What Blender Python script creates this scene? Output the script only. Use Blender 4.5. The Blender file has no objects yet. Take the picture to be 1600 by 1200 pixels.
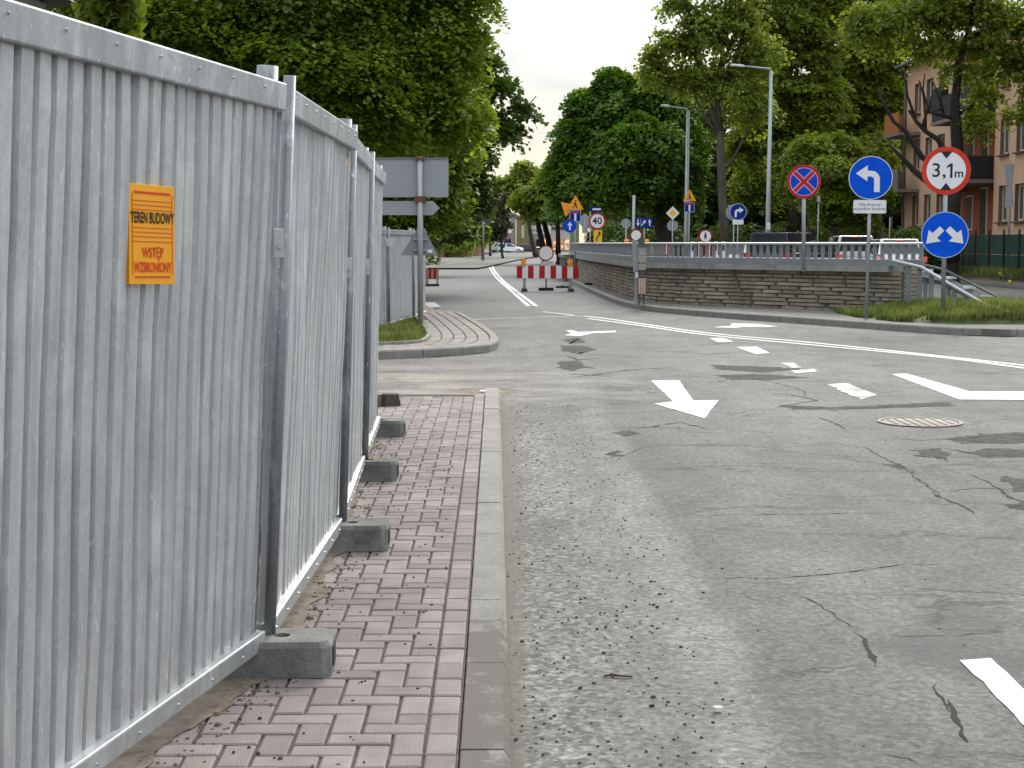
import bpy, math, random
import numpy as np
from mathutils import Vector, Matrix, noise as mnoise

random.seed(7)
R = math.radians
sc = bpy.context.scene
COL = sc.collection

# ------------------------------------------------------------------ camera
CZ = 1.58
PITCH = math.atan(220 / 2400)
cam_d = bpy.data.cameras.new("camera")
cam_d.sensor_width = 36.0
cam_d.lens = 54.0
cam_d.clip_start = 0.05
cam_d.clip_end = 5000
cam = bpy.data.objects.new("camera", cam_d)
COL.objects.link(cam)
cam.location = (0, 0, CZ)
cam.rotation_euler = (math.pi / 2 - PITCH, 0, 0)
sc.camera = cam

# ------------------------------------------------------------------ sky and sun
SUN_EL, SUN_AZ = R(34), R(16)            # azimuth measured from +Y towards +X
w = bpy.data.worlds.new("World")
sc.world = w
w.use_nodes = True
nt = w.node_tree
for n in list(nt.nodes):
    nt.nodes.remove(n)
N = nt.nodes.new
L = nt.links.new


def vmath(tree, op, a=None, b=None):
    n = tree.nodes.new('ShaderNodeVectorMath')
    n.operation = op
    for i, x in enumerate((a, b)):
        if x is None:
            continue
        if isinstance(x, (tuple, list)):
            n.inputs[i].default_value = x
        else:
            tree.links.new(x, n.inputs[i])
    return n


def fmath(tree, op, a=None, b=None, clamp=False):
    n = tree.nodes.new('ShaderNodeMath')
    n.operation = op
    n.use_clamp = clamp
    for i, x in enumerate((a, b)):
        if x is None:
            continue
        if isinstance(x, (int, float)):
            n.inputs[i].default_value = x
        else:
            tree.links.new(x, n.inputs[i])
    return n.outputs[0]


def mixc(tree, fac, a, b, mode='MIX'):
    n = tree.nodes.new('ShaderNodeMix')
    n.data_type = 'RGBA'
    n.blend_type = mode
    for sock, x in ((n.inputs[0], fac), (n.inputs[6], a), (n.inputs[7], b)):
        if isinstance(x, (int, float)):
            sock.default_value = x
        elif isinstance(x, (tuple, list)):
            sock.default_value = tuple(x) + ((1,) if len(x) == 3 else ())
        else:
            tree.links.new(x, sock)
    return n.outputs[2]


def ramp(tree, fac, stops, interp='LINEAR'):
    n = tree.nodes.new('ShaderNodeValToRGB')
    n.color_ramp.interpolation = interp
    el = n.color_ramp.elements
    while len(el) < len(stops):
        el.new(0.5)
    for e, (p, c) in zip(el, stops):
        e.position = p
        e.color = (c, c, c, 1) if isinstance(c, (int, float)) else tuple(c) + (1,)
    tree.links.new(fac, n.inputs[0])
    return n.outputs[0]


sky = N('ShaderNodeTexSky')
sky.sky_type = 'NISHITA'
sky.sun_disc = False
sky.sun_elevation = SUN_EL
sky.sun_rotation = SUN_AZ
tc = N('ShaderNodeTexCoord')
sep = N('ShaderNodeSeparateXYZ')
L(tc.outputs['Generated'], sep.inputs[0])
zc = fmath(nt, 'MAXIMUM', sep.outputs[2], 0.0)
den = fmath(nt, 'ADD', zc, 0.16)
inv = fmath(nt, 'DIVIDE', 1.0, den)
pv = vmath(nt, 'SCALE', tc.outputs['Generated'])
L(inv, pv.inputs['Scale'])
sq = vmath(nt, 'MULTIPLY', pv.outputs[0], (1.0, 1.35, 0.0))
cn = N('ShaderNodeTexNoise')
cn.inputs['Scale'].default_value = 1.7
cn.inputs['Detail'].default_value = 6
cn.inputs['Roughness'].default_value = 0.55
cn.inputs['Distortion'].default_value = 0.5
L(sq.outputs[0], cn.inputs['Vector'])
cl = ramp(nt, cn.outputs[0], [(0.36, (3.2, 3.6, 4.15)), (0.5, (4.2, 4.5, 4.8)), (0.66, (6.1, 5.95, 5.4))])
# the cloud sheet is warmer low down on the sunny side and brighter overhead
sundir = (math.sin(SUN_AZ), math.cos(SUN_AZ), 0.0)
dt = vmath(nt, 'DOT_PRODUCT', tc.outputs['Generated'], sundir).outputs['Value']
dtp = fmath(nt, 'POWER', fmath(nt, 'MAXIMUM', dt, 0.0), 3.0)
low = fmath(nt, 'POWER', fmath(nt, 'SUBTRACT', 1.0, zc, True), 9.0)
warm = fmath(nt, 'MULTIPLY', dtp, low)
cl2 = mixc(nt, fmath(nt, 'MULTIPLY', warm, 0.75), cl, (7.0, 6.0, 4.1))
over = fmath(nt, 'ADD', fmath(nt, 'MULTIPLY', zc, 2.4), 1.0)
cl3 = vmath(nt, 'SCALE', cl2)
L(over, cl3.inputs['Scale'])
skyc = mixc(nt, 0.86, sky.outputs[0], cl3.outputs[0])
bg = N('ShaderNodeBackground')
bg.inputs['Strength'].default_value = 0.094
L(skyc, bg.inputs['Color'])
wo = N('ShaderNodeOutputWorld')
L(bg.outputs[0], wo.inputs[0])

sun_d = bpy.data.lights.new("sun", 'SUN')
sun_d.energy = 2.3
sun_d.angle = R(26)
sun_d.color = (1.0, 0.93, 0.82)
sun = bpy.data.objects.new("sun", sun_d)
COL.objects.link(sun)
sd = Vector((math.sin(SUN_AZ) * math.cos(SUN_EL), math.cos(SUN_AZ) * math.cos(SUN_EL), math.sin(SUN_EL)))
sun.rotation_euler = sd.to_track_quat('Z', 'Y').to_euler()

sc.view_settings.view_transform = 'Standard'
sc.view_settings.look = 'None'
sc.view_settings.gamma = 1.0
sc.view_settings.exposure = 0.6
sc.view_settings.use_curve_mapping = False
sc.render.engine = 'CYCLES'
sc.cycles.use_denoising = True
sc.cycles.max_bounces = 6
sc.cycles.diffuse_bounces = 3
sc.cycles.glossy_bounces = 2
sc.cycles.transmission_bounces = 3
sc.cycles.transparent_max_bounces = 6
sc.cycles.caustics_reflective = False
sc.cycles.caustics_refractive = False


# ------------------------------------------------------------------ picture measurements -> places
def ray(px, py):
    a, b = (px - 800) / 2400.0, (600 - py) / 2400.0
    cp, sp = math.cos(PITCH), math.sin(PITCH)
    return Vector((a, cp + b * sp, -sp + b * cp))


def G(px, py, z=0.0):
    d = ray(px, py)
    t = (z - CZ) / d.z
    return Vector((d.x * t, d.y * t, z))


def D(px, py, Y):
    d = ray(px, py)
    t = Y / d.y
    return Vector((d.x * t, Y, CZ + d.z * t))


# ------------------------------------------------------------------ mesh helpers
class MB:
    def __init__(s):
        s.v = []
        s.f = []

    def face(s, pts):
        b = len(s.v)
        s.v += [tuple(p) for p in pts]
        s.f.append(tuple(range(b, b + len(pts))))
        return s

    def box(s, c, d, rz=0.0, m=None, top=1.0):
        b = len(s.v)
        mt = m if m is not None else Matrix.Rotation(rz, 3, 'Z')
        c = Vector(c)
        for dz in (-0.5, 0.5):
            k = top if dz > 0 else 1.0
            for dx, dy in ((-.5, -.5), (.5, -.5), (.5, .5), (-.5, .5)):
                s.v.append(tuple(c + mt @ Vector((dx * d[0] * k, dy * d[1] * k, dz * d[2]))))
        s.f += [(b + 3, b + 2, b + 1, b), (b + 4, b + 5, b + 6, b + 7)]
        for i in range(4):
            j = (i + 1) % 4
            s.f.append((b + i, b + j, b + 4 + j, b + 4 + i))
        return s

    def bar(s, p0, p1, wd, ht, up=(0, 0, 1)):
        p0, p1 = Vector(p0), Vector(p1)
        t = (p1 - p0)
        ln = t.length
        t.normalize()
        sd_ = t.cross(Vector(up))
        if sd_.length < 1e-5:
            sd_ = Vector((1, 0, 0))
        sd_.normalize()
        u = sd_.cross(t)
        m = Matrix((sd_, t, u)).transposed()
        return s.box((p0 + p1) / 2, (wd, ln, ht), m=m)

    def tube(s, pts, rad, n=8, cap=True):
        pts = [Vector(p) for p in pts]
        if isinstance(rad, (int, float)):
            rad = [rad] * len(pts)
        b = len(s.v)
        ref = Vector((0.31, 0.83, 0.21)).normalized()
        for i, p in enumerate(pts):
            t = (pts[min(i + 1, len(pts) - 1)] - pts[max(i - 1, 0)]).normalized()
            a = t.cross(ref)
            if a.length < 0.05:
                a = t.cross(Vector((1, 0, 0)))
            a.normalize()
            c = t.cross(a)
            for k in range(n):
                an = 2 * math.pi * k / n
                s.v.append(tuple(p + (a * math.cos(an) + c * math.sin(an)) * rad[i]))
        for i in range(len(pts) - 1):
            for k in range(n):
                k2 = (k + 1) % n
                s.f.append((b + i * n + k, b + i * n + k2, b + (i + 1) * n + k2, b + (i + 1) * n + k))
        if cap:
            s.f.append(tuple(b + k for k in range(n))[::-1])
            e = b + (len(pts) - 1) * n
            s.f.append(tuple(e + k for k in range(n)))
        return s

    def prism(s, poly, z0, z1):
        b = len(s.v)
        n = len(poly)
        s.v += [(p[0], p[1], z0) for p in poly] + [(p[0], p[1], z1) for p in poly]
        s.f.append(tuple(range(b, b + n))[::-1])
        s.f.append(tuple(range(b + n, b + 2 * n)))
        for i in range(n):
            j = (i + 1) % n
            s.f.append((b + i, b + j, b + n + j, b + n + i))
        return s

    def plate(s, poly, y0, y1):
        """outline in x,z given thickness from y0 (front) to y1 (back)"""
        b = len(s.v)
        n = len(poly)
        s.v += [(p[0], y0, p[1]) for p in poly] + [(p[0], y1, p[1]) for p in poly]
        s.f.append(tuple(range(b, b + n)))
        s.f.append(tuple(range(b + n, b + 2 * n))[::-1])
        for i in range(n):
            j = (i + 1) % n
            s.f.append((b + j, b + i, b + n + i, b + n + j))
        return s

    def sheet(s, poly, y):
        return s.face([(p[0], y, p[1]) for p in poly])

    def ring(s, cz, r0, r1, y, n=40, cx=0.0):
        b = len(s.v)
        for i in range(n):
            a = 2 * math.pi * i / n
            s.v.append((cx + math.cos(a) * r0, y, cz + math.sin(a) * r0))
            s.v.append((cx + math.cos(a) * r1, y, cz + math.sin(a) * r1))
        for i in range(n):
            j = (i + 1) % n
            s.f.append((b + 2 * i, b + 2 * i + 1, b + 2 * j + 1, b + 2 * j))
        return s

    def strip(s, pts, wd, z=None):
        """flat ribbon on the ground along pts (x,y[,z]); wd number or list"""
        P = [Vector((p[0], p[1], 0)) for p in pts]
        b = len(s.v)
        for i, p in enumerate(P):
            t = P[min(i + 1, len(P) - 1)] - P[max(i - 1, 0)]
            t.normalize()
            nrm = Vector((-t.y, t.x, 0))
            ww = wd[i] if isinstance(wd, (list, tuple)) else wd
            zz = z if z is not None else pts[i][2]
            a, c = p + nrm * ww / 2, p - nrm * ww / 2
            s.v += [(a.x, a.y, zz), (c.x, c.y, zz)]
        for i in range(len(P) - 1):
            s.f.append((b + 2 * i + 1, b + 2 * i + 3, b + 2 * i + 2, b + 2 * i))
        return s

    def mesh(s, name, mat=None, smooth=False):
        me = bpy.data.meshes.new(name)
        me.from_pydata(s.v, [], s.f)
        if mat:
            me.materials.append(mat)
        if smooth:
            me.polygons.foreach_set('use_smooth', [True] * len(me.polygons))
        me.update()
        return me

    def build(s, name, mat, parent=None, smooth=False, world=False, bevel=0.0):
        if world and parent is not None:
            l = parent.location
            s.v = [(v[0] - l.x, v[1] - l.y, v[2] - l.z) for v in s.v]
        o = bpy.data.objects.new(name, s.mesh(name, mat, smooth))
        COL.objects.link(o)
        if parent is not None:
            o.parent = parent
        if bevel:
            md = o.modifiers.new('edge', 'BEVEL')
            md.width = bevel
            md.segments = 2
            md.limit_method = 'ANGLE'
        return o


def circ(cx, cz, r, n=40, a0=0.0, a1=2 * math.pi, close=True):
    k = n if close else n + 1
    return [(cx + math.cos(a0 + (a1 - a0) * i / n) * r, cz + math.sin(a0 + (a1 - a0) * i / n) * r) for i in range(k)]


def rrect(cx, cz, wd, ht, r, n=4):
    o = []
    for sx, sz, a0 in ((1, 1, 0), (-1, 1, 90), (-1, -1, 180), (1, -1, 270)):
        for i in range(n + 1):
            a = R(a0 + 90 * i / n)
            o.append((cx + sx * (wd / 2 - r) + math.cos(a) * r, cz + sz * (ht / 2 - r) + math.sin(a) * r))
    return o


def tag(o, label=None, cat=None, group=None, kind=None):
    if label:
        o['label'] = label
    if cat:
        o['category'] = cat
    if group:
        o['group'] = group
    if kind:
        o['kind'] = kind
    return o


def thing(name, label, cat, loc=(0, 0, 0), rz=0.0, group=None):
    o = bpy.data.objects.new(name, None)
    COL.objects.link(o)
    o.empty_display_size = 0.2
    o.location = loc
    o.rotation_euler = (0, 0, rz)
    return tag(o, label, cat, group)


def mesh_obj(name, me, parent=None, loc=(0, 0, 0), rot=(0, 0, 0)):
    o = bpy.data.objects.new(name, me)
    COL.objects.link(o)
    o.parent = parent
    o.location = loc
    o.rotation_euler = rot
    return o


# ------------------------------------------------------------------ materials
MATS = {}


def new_mat(name):
    m = bpy.data.materials.new(name)
    m.use_nodes = True
    t = m.node_tree
    return m, t, t.nodes['Principled BSDF']


def tex(t, kind, vec, **kw):
    n = t.nodes.new(kind)
    for k, v in kw.items():
        n.inputs[k.replace('_', ' ').title() if k not in ('W',) else k].default_value = v
    if vec is not None:
        t.links.new(vec, n.inputs['Vector'])
    return n


def coords(t, scale=(1, 1, 1), world=True, jitter=False):
    c = t.nodes.new('ShaderNodeTexCoord')
    if world:
        g = t.nodes.new('ShaderNodeNewGeometry')
        v = g.outputs['Position']
    else:
        v = c.outputs['Object']
    if jitter:
        oi = t.nodes.new('ShaderNodeObjectInfo')
        v = vmath(t, 'ADD', v, vmath(t, 'SCALE', oi.outputs['Location']).outputs[0]).outputs[0]
        sc_ = t.nodes.new('ShaderNodeVectorMath')
    return vmath(t, 'MULTIPLY', v, scale).outputs[0]


def M(name, col, rough=0.7, metal=0.0, var=0.12, scale=6.0, stretch=(1, 1, 1), bump=0.0, bscale=80.0, alt=None, altpos=(0.45, 0.6), spec=0.4, coat=0.0, emit=0.0, piece=0.0):
    """plain surface with mottled colour, optional second colour for wear, optional fine relief, optional tint per piece"""
    if name in MATS:
        return MATS[name]
    m, t, b = new_mat(name)
    v = coords(t, stretch)
    n1 = tex(t, 'ShaderNodeTexNoise', v, scale=scale, detail=6.0, roughness=0.62)
    f = ramp(t, n1.outputs[0], [(0.3, 1 - var), (0.7, 1 + var)])
    c = mixc(t, 1.0, col, f, 'MULTIPLY')
    if alt is not None:
        n2 = tex(t, 'ShaderNodeTexNoise', v, scale=scale * 0.37, detail=8.0, roughness=0.68)
        c = mixc(t, ramp(t, n2.outputs[0], [(altpos[0], 0.0), (altpos[1], 1.0)]), c, alt)
    if piece:
        g = t.nodes.new('ShaderNodeNewGeometry')
        oi = t.nodes.new('ShaderNodeObjectInfo')
        r_ = fmath(t, 'FRACT', fmath(t, 'ADD', g.outputs['Random Per Island'], oi.outputs['Random']))
        c = mixc(t, 1.0, c, ramp(t, r_, [(0.0, 1 - piece), (1.0, 1 + piece)]), 'MULTIPLY')
    t.links.new(c, b.inputs['Base Color'])
    b.inputs['Roughness'].default_value = rough
    b.inputs['Metallic'].default_value = metal
    b.inputs['Specular IOR Level'].default_value = spec
    b.inputs['Coat Weight'].default_value = coat
    if emit:
        t.links.new(c, b.inputs['Emission Color'])
        b.inputs['Emission Strength'].default_value = emit
    if bump:
        n3 = tex(t, 'ShaderNodeTexNoise', v, scale=bscale, detail=4.0, roughness=0.6)
        bp = t.nodes.new('ShaderNodeBump')
        bp.inputs['Strength'].default_value = bump
        bp.inputs['Distance'].default_value = 0.01
        t.links.new(n3.outputs[0], bp.inputs['Height'])
        t.links.new(bp.outputs[0], b.inputs['Normal'])
    MATS[name] = m
    return m


def leaf_mat(name, col, tip, trans=0.3, rough=0.5):
    m, t, b = new_mat(name)
    g = t.nodes.new('ShaderNodeNewGeometry')
    v = coords(t)
    n1 = tex(t, 'ShaderNodeTexNoise', v, scale=1.0, detail=3.0)
    c = mixc(t, g.outputs['Random Per Island'], col, tip)
    c = mixc(t, 1.0, c, ramp(t, n1.outputs[0], [(0.32, 0.55), (0.68, 1.45)]), 'MULTIPLY')
    t.links.new(c, b.inputs['Base Color'])
    b.inputs['Roughness'].default_value = rough
    b.inputs['Specular IOR Level'].default_value = 0.3
    tr = t.nodes.new('ShaderNodeBsdfTranslucent')
    t.links.new(mixc(t, 1.0, c, (1.8, 1.8, 0.7), 'MULTIPLY'), tr.inputs['Color'])
    mx = t.nodes.new('ShaderNodeMixShader')
    mx.inputs[0].default_value = trans
    t.links.new(b.outputs[0], mx.inputs[1])
    t.links.new(tr.outputs[0], mx.inputs[2])
    t.links.new(mx.outputs[0], t.nodes['Material Output'].inputs[0])
    return m


def galv(name, base=(0.5, 0.52, 0.535), metal=0.55, rough=0.42, warm=0.0):
    m, t, b = new_mat(name)
    v = coords(t, world=True)
    vo = tex(t, 'ShaderNodeTexVoronoi', v, scale=70.0)
    spang = ramp(t, vo.outputs['Color'], [(0.0, 0.93), (1.0, 1.07)])
    vs = vmath(t, 'MULTIPLY', v, (9.0, 9.0, 0.7)).outputs[0]
    streak = tex(t, 'ShaderNodeTexNoise', vs, scale=2.0, detail=5.0, roughness=0.6)
    c = mixc(t, 1.0, base, ramp(t, streak.outputs[0], [(0.25, 0.78), (0.75, 1.16)]), 'MULTIPLY')
    c = mixc(t, 1.0, c, spang, 'MULTIPLY')
    # white rust and scuffs
    sc1 = tex(t, 'ShaderNodeTexNoise', vmath(t, 'MULTIPLY', v, (1, 1, 0.35)).outputs[0], scale=7.0, detail=9.0, roughness=0.72, distortion=0.6)
    c = mixc(t, fmath(t, 'MULTIPLY', ramp(t, sc1.outputs[0], [(0.52, 0.0), (0.68, 1.0)]), 0.6), c, (0.74, 0.76, 0.76))
    sc2 = tex(t, 'ShaderNodeTexNoise', vmath(t, 'MULTIPLY', v, (1.5, 1.5, 0.5)).outputs[0], scale=22.0, detail=3.0, roughness=0.5, distortion=2.2)
    c = mixc(t, ramp(t, sc2.outputs[0], [(0.665, 0.0), (0.7, 0.6)]), c, (0.85, 0.86, 0.85))
    # splash dirt on the bottom of the sheets
    sp = t.nodes.new('ShaderNodeSeparateXYZ')
    t.links.new(v, sp.inputs[0])
    dn = tex(t, 'ShaderNodeTexNoise', v, scale=5.0, detail=7.0, roughness=0.7)
    h = fmath(t, 'ADD', sp.outputs[2], fmath(t, 'MULTIPLY', dn.outputs[0], 0.5))
    c = mixc(t, ramp(t, h, [(0.35, 0.35), (0.62, 0.0)]), c, (0.5, 0.48, 0.43))
    t.links.new(c, b.inputs['Base Color'])
    b.inputs['Metallic'].default_value = metal
    rr = ramp(t, sc1.outputs[0], [(0.3, rough), (0.7, rough + 0.22)])
    t.links.new(rr, b.inputs['Roughness'])
    bn = tex(t, 'ShaderNodeTexNoise', v, scale=3.0, detail=2.0)
    bp = t.nodes.new('ShaderNodeBump')
    bp.inputs['Strength'].default_value = 0.4
    bp.inputs['Distance'].default_value = 0.03
    t.links.new(bn.outputs[0], bp.inputs['Height'])
    t.links.new(bp.outputs[0], b.inputs['Normal'])
    return m


GALV = galv('galvanised_sheet', base=(0.56, 0.585, 0.605), metal=0.6, rough=0.36)
GALVP = galv('galvanised_tube', base=(0.25, 0.27, 0.29), rough=0.42)
GALVR = galv('galvanised_rail', base=(0.42, 0.45, 0.475), rough=0.4)
POLE = M('sign_pole_steel', (0.33, 0.35, 0.36), 0.5, 0.35, var=0.12, scale=3)
SIGNBACK = M('sign_back_grey', (0.3, 0.32, 0.35), 0.55, 0.2, var=0.06, scale=2)
WHITE = M('white_sheeting', (0.76, 0.77, 0.79), 0.45, var=0.04)
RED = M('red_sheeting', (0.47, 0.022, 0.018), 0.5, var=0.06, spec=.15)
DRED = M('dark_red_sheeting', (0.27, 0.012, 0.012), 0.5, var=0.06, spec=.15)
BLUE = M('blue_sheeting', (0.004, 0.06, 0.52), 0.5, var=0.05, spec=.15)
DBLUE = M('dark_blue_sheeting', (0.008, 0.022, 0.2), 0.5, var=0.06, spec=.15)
BLACK = M('black_print', (0.012, 0.012, 0.013), 0.5, var=0.05)
ORANGE = M('orange_sheeting', (0.85, 0.33, 0.02), 0.45, var=0.06)
YELLOW = M('yellow_sheeting', (0.85, 0.52, 0.02), 0.45, var=0.05)
RUBBER = M('recycled_rubber', (0.03, 0.03, 0.03), 0.9, var=0.3, scale=20)
CONC = M('concrete_grey', (0.25, 0.25, 0.235), 0.9, var=0.2, scale=7, bump=0.5, bscale=90, alt=(0.17, 0.165, 0.15), altpos=(0.5, 0.68))
FOOT = M('foot_concrete', (0.15, 0.15, 0.142), 0.92, var=0.25, scale=9, bump=0.7, bscale=70, alt=(0.25, 0.25, 0.235), altpos=(0.5, 0.66))
DARKHOLE = M('hollow_dark', (0.03, 0.03, 0.028), 0.95)
SOIL = M('dry_soil', (0.16, 0.125, 0.095), 0.95, var=0.35, scale=14, bump=1.0, bscale=50, alt=(0.25, 0.21, 0.17), altpos=(0.45, 0.65))
BARK = M('bark_brown', (0.05, 0.04, 0.03), 0.95, var=0.35, scale=9, stretch=(1, 1, 0.25), bump=1.0, bscale=30, alt=(0.085, 0.08, 0.06), altpos=(0.48, 0.62))
BARKL = M('bark_grey', (0.095, 0.082, 0.065), 0.95, var=0.35, scale=7, stretch=(1, 1, 0.25), bump=1.0, bscale=30, alt=(0.05, 0.045, 0.04), altpos=(0.48, 0.62))
GLASS = M('window_glass', (0.03, 0.035, 0.04), 0.06, var=0.1, spec=0.6)
TYRE = M('tyre_black', (0.02, 0.02, 0.02), 0.85)

# ================================================================== GROUND AND ROAD
def road_material():
    m, t, b = new_mat('old_asphalt')
    v = coords(t)
    sp = t.nodes.new('ShaderNodeSeparateXYZ')
    t.links.new(v, sp.inputs[0])
    X, Y = sp.outputs[0], sp.outputs[1]
    big = tex(t, 'ShaderNodeTexNoise', vmath(t, 'MULTIPLY', v, (1, 0.35, 1)).outputs[0], scale=0.45, detail=5.0, roughness=0.6)
    mid = tex(t, 'ShaderNodeTexNoise', vmath(t, 'MULTIPLY', v, (1, 0.55, 1)).outputs[0], scale=2.6, detail=8.0, roughness=0.7)
    grain = tex(t, 'ShaderNodeTexNoise', v, scale=24.0, detail=9.0, roughness=0.75)
    agg = tex(t, 'ShaderNodeTexNoise', v, scale=130.0, detail=3.0, roughness=0.6)
    agv = tex(t, 'ShaderNodeTexVoronoi', v, scale=48.0)
    c = mixc(t, ramp(t, big.outputs[0], [(0.35, 0.0), (0.65, 1.0)]), (0.092, 0.091, 0.089), (0.145, 0.142, 0.135))
    c = mixc(t, 1.0, c, ramp(t, mid.outputs[0], [(0.3, 0.72), (0.7, 1.26)]), 'MULTIPLY')
    c = mixc(t, 1.0, c, ramp(t, grain.outputs[0], [(0.36, 0.66), (0.5, 0.98), (0.64, 1.34)]), 'MULTIPLY')
    # lanes worn by wheels, wandering a little
    wob = tex(t, 'ShaderNodeTexNoise', vmath(t, 'MULTIPLY', v, (0.15, 1, 1)).outputs[0], scale=0.35, detail=3.0)
    xw = fmath(t, 'ADD', X, fmath(t, 'MULTIPLY', fmath(t, 'SUBTRACT', wob.outputs[0], 0.5), 0.5))
    xn = fmath(t, 'DIVIDE', fmath(t, 'ADD', xw, 0.5), 5.0, True)
    lane = ramp(t, xn, [(0.0, 1.14), (0.16, 1.2), (0.215, 1.18), (0.24, 1.42), (0.262, 1.36), (0.29, 0.8), (0.35, 0.88), (0.41, 1.02), (0.5, 0.88), (0.62, 1.06), (0.72, 0.86), (0.82, 0.8), (0.92, 1.0), (1.0, 0.98)])
    gate = ramp(t, fmath(t, 'DIVIDE', Y, 60.0, True), [(0.2, 1.0), (0.32, 0.15)])
    ln = mixc(t, gate, (1, 1, 1), lane)
    c = mixc(t, 1.0, c, ln, 'MULTIPLY')
    # grit swept to the kerb side: coarse pale stones and dark holes between them
    edge = fmath(t, 'MULTIPLY', ramp(t, xn, [(0.0, 1.0), (0.15, 1.0), (0.22, 0.0)]), gate)
    gv = tex(t, 'ShaderNodeTexVoronoi', v, scale=42.0)
    gs = ramp(t, gv.outputs['Color'], [(0.15, 0.5), (0.5, 1.0), (0.85, 1.5)])
    c = mixc(t, edge, c, mixc(t, 1.0, c, gs, 'MULTIPLY'))
    c = mixc(t, 1.0, c, ramp(t, agg.outputs[0], [(0.3, 0.76), (0.7, 1.22)]), 'MULTIPLY')
    c = mixc(t, 1.0, c, ramp(t, agv.outputs['Color'], [(0.15, 0.72), (0.5, 1.0), (0.85, 1.28)]), 'MULTIPLY')
    # sandy dust across the mouth of the side road
    y1 = ramp(t, fmath(t, 'DIVIDE', fmath(t, 'SUBTRACT', Y, 14.0), 9.0, True), [(0.05, 0.0), (0.22, 1.0), (0.5, 1.0), (0.75, 0.0)])
    x1 = ramp(t, fmath(t, 'DIVIDE', fmath(t, 'ADD', X, 6.0), 9.0, True), [(0.3, 1.0), (0.92, 0.0)])
    dn = tex(t, 'ShaderNodeTexNoise', vmath(t, 'MULTIPLY', v, (0.35, 1, 1)).outputs[0], scale=1.6, detail=7.0, roughness=0.66, distortion=0.4)
    sand = fmath(t, 'MULTIPLY', fmath(t, 'MULTIPLY', y1, x1), ramp(t, dn.outputs[0], [(0.44, 0.0), (0.64, 0.85)]))
    c = mixc(t, sand, c, (0.45, 0.40, 0.31))
    # dirt in the gutter
    gn = tex(t, 'ShaderNodeTexNoise', vmath(t, 'MULTIPLY', v, (1, 0.4, 1)).outputs[0], scale=9.0, detail=7.0, roughness=0.72)
    gx = fmath(t, 'ADD', X, fmath(t, 'MULTIPLY', fmath(t, 'SUBTRACT', gn.outputs[0], 0.5), 0.24))
    gut = fmath(t, 'MULTIPLY', ramp(t, fmath(t, 'DIVIDE', fmath(t, 'ADD', gx, 0.25), 0.5, True), [(0.5, 0.9), (0.66, 0.0)]), ramp(t, fmath(t, 'DIVIDE', Y, 30.0, True), [(0.48, 1.0), (0.54, 0.0)]))
    c = mixc(t, gut, c, (0.13, 0.108, 0.085))
    # dark bitumen bleeding and old patches
    pn = tex(t, 'ShaderNodeTexNoise', vmath(t, 'MULTIPLY', v, (0.75, 0.6, 1)).outputs[0], scale=0.9, detail=9.0, roughness=0.7, distortion=0.8)
    c = mixc(t, ramp(t, pn.outputs[0], [(0.54, 0.0), (0.63, 0.62)]), c, (0.055, 0.055, 0.056))
    # newer darker surface past the junction
    far = ramp(t, fmath(t, 'DIVIDE', fmath(t, 'ADD', Y, fmath(t, 'MULTIPLY', big.outputs[0], 5.0)), 100.0, True), [(0.385, 0.0), (0.41, 1.0)])
    c = mixc(t, fmath(t, 'MULTIPLY', far, 0.5), c, (0.125, 0.127, 0.132))
    # fine map cracks running across the lane
    cv = vmath(t, 'MULTIPLY', v, (0.55, 1.0, 1.0)).outputs[0]
    dis = tex(t, 'ShaderNodeTexNoise', cv, scale=2.2, detail=5.0, roughness=0.65)
    cvd = vmath(t, 'ADD', cv, vmath(t, 'SCALE', dis.outputs['Color']).outputs[0])
    vo = t.nodes.new('ShaderNodeTexVoronoi')
    vo.feature = 'DISTANCE_TO_EDGE'
    vo.inputs['Scale'].default_value = 0.55
    t.links.new(cvd.outputs[0], vo.inputs['Vector'])
    ck = ramp(t, vo.outputs['Distance'], [(0.0, 1.0), (0.007, 0.75), (0.016, 0.0)])
    cm = tex(t, 'ShaderNodeTexNoise', v, scale=0.5, detail=3.0)
    ckm = fmath(t, 'MULTIPLY', ck, ramp(t, cm.outputs[0], [(0.42, 0.0), (0.52, 0.9)]))
    xg = ramp(t, xn, [(0.24, 0.0), (0.32, 1.0)])
    ckm = fmath(t, 'MULTIPLY', ckm, xg)
    c = mixc(t, ckm, c, (0.04, 0.039, 0.037))
    t.links.new(c, b.inputs['Base Color'])
    b.inputs['Roughness'].default_value = 0.82
    b.inputs['Specular IOR Level'].default_value = 0.35
    h = fmath(t, 'SUBTRACT', fmath(t, 'ADD', agg.outputs[0], fmath(t, 'MULTIPLY', agv.outputs['Distance'], 0.6)), fmath(t, 'MULTIPLY', ckm, 2.0))
    bp = t.nodes.new('ShaderNodeBump')
    bp.inputs['Strength'].default_value = 0.55
    bp.inputs['Distance'].default_value = 0.006
    t.links.new(h, bp.inputs['Height'])
    t.links.new(bp.outputs[0], b.inputs['Normal'])
    return m


def grass_ground():
    return M('grassy_earth', (0.075, 0.1, 0.03), 0.95, var=0.35, scale=5, bump=1.0, bscale=30, alt=(0.13, 0.11, 0.065), altpos=(0.5, 0.7))


ROAD = road_material()
ground = MB().face([(-1500, -60, -0.02), (1500, -60, -0.02), (1500, 3000, -0.02), (-1500, 3000, -0.02)]).build('ground', grass_ground())
tag(ground, kind='structure')
road = MB().face([(-60, -20, 0), (60, -20, 0), (60, 330, 0), (-60, 330, 0)]).build('road', ROAD)
tag(road, kind='structure')

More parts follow.
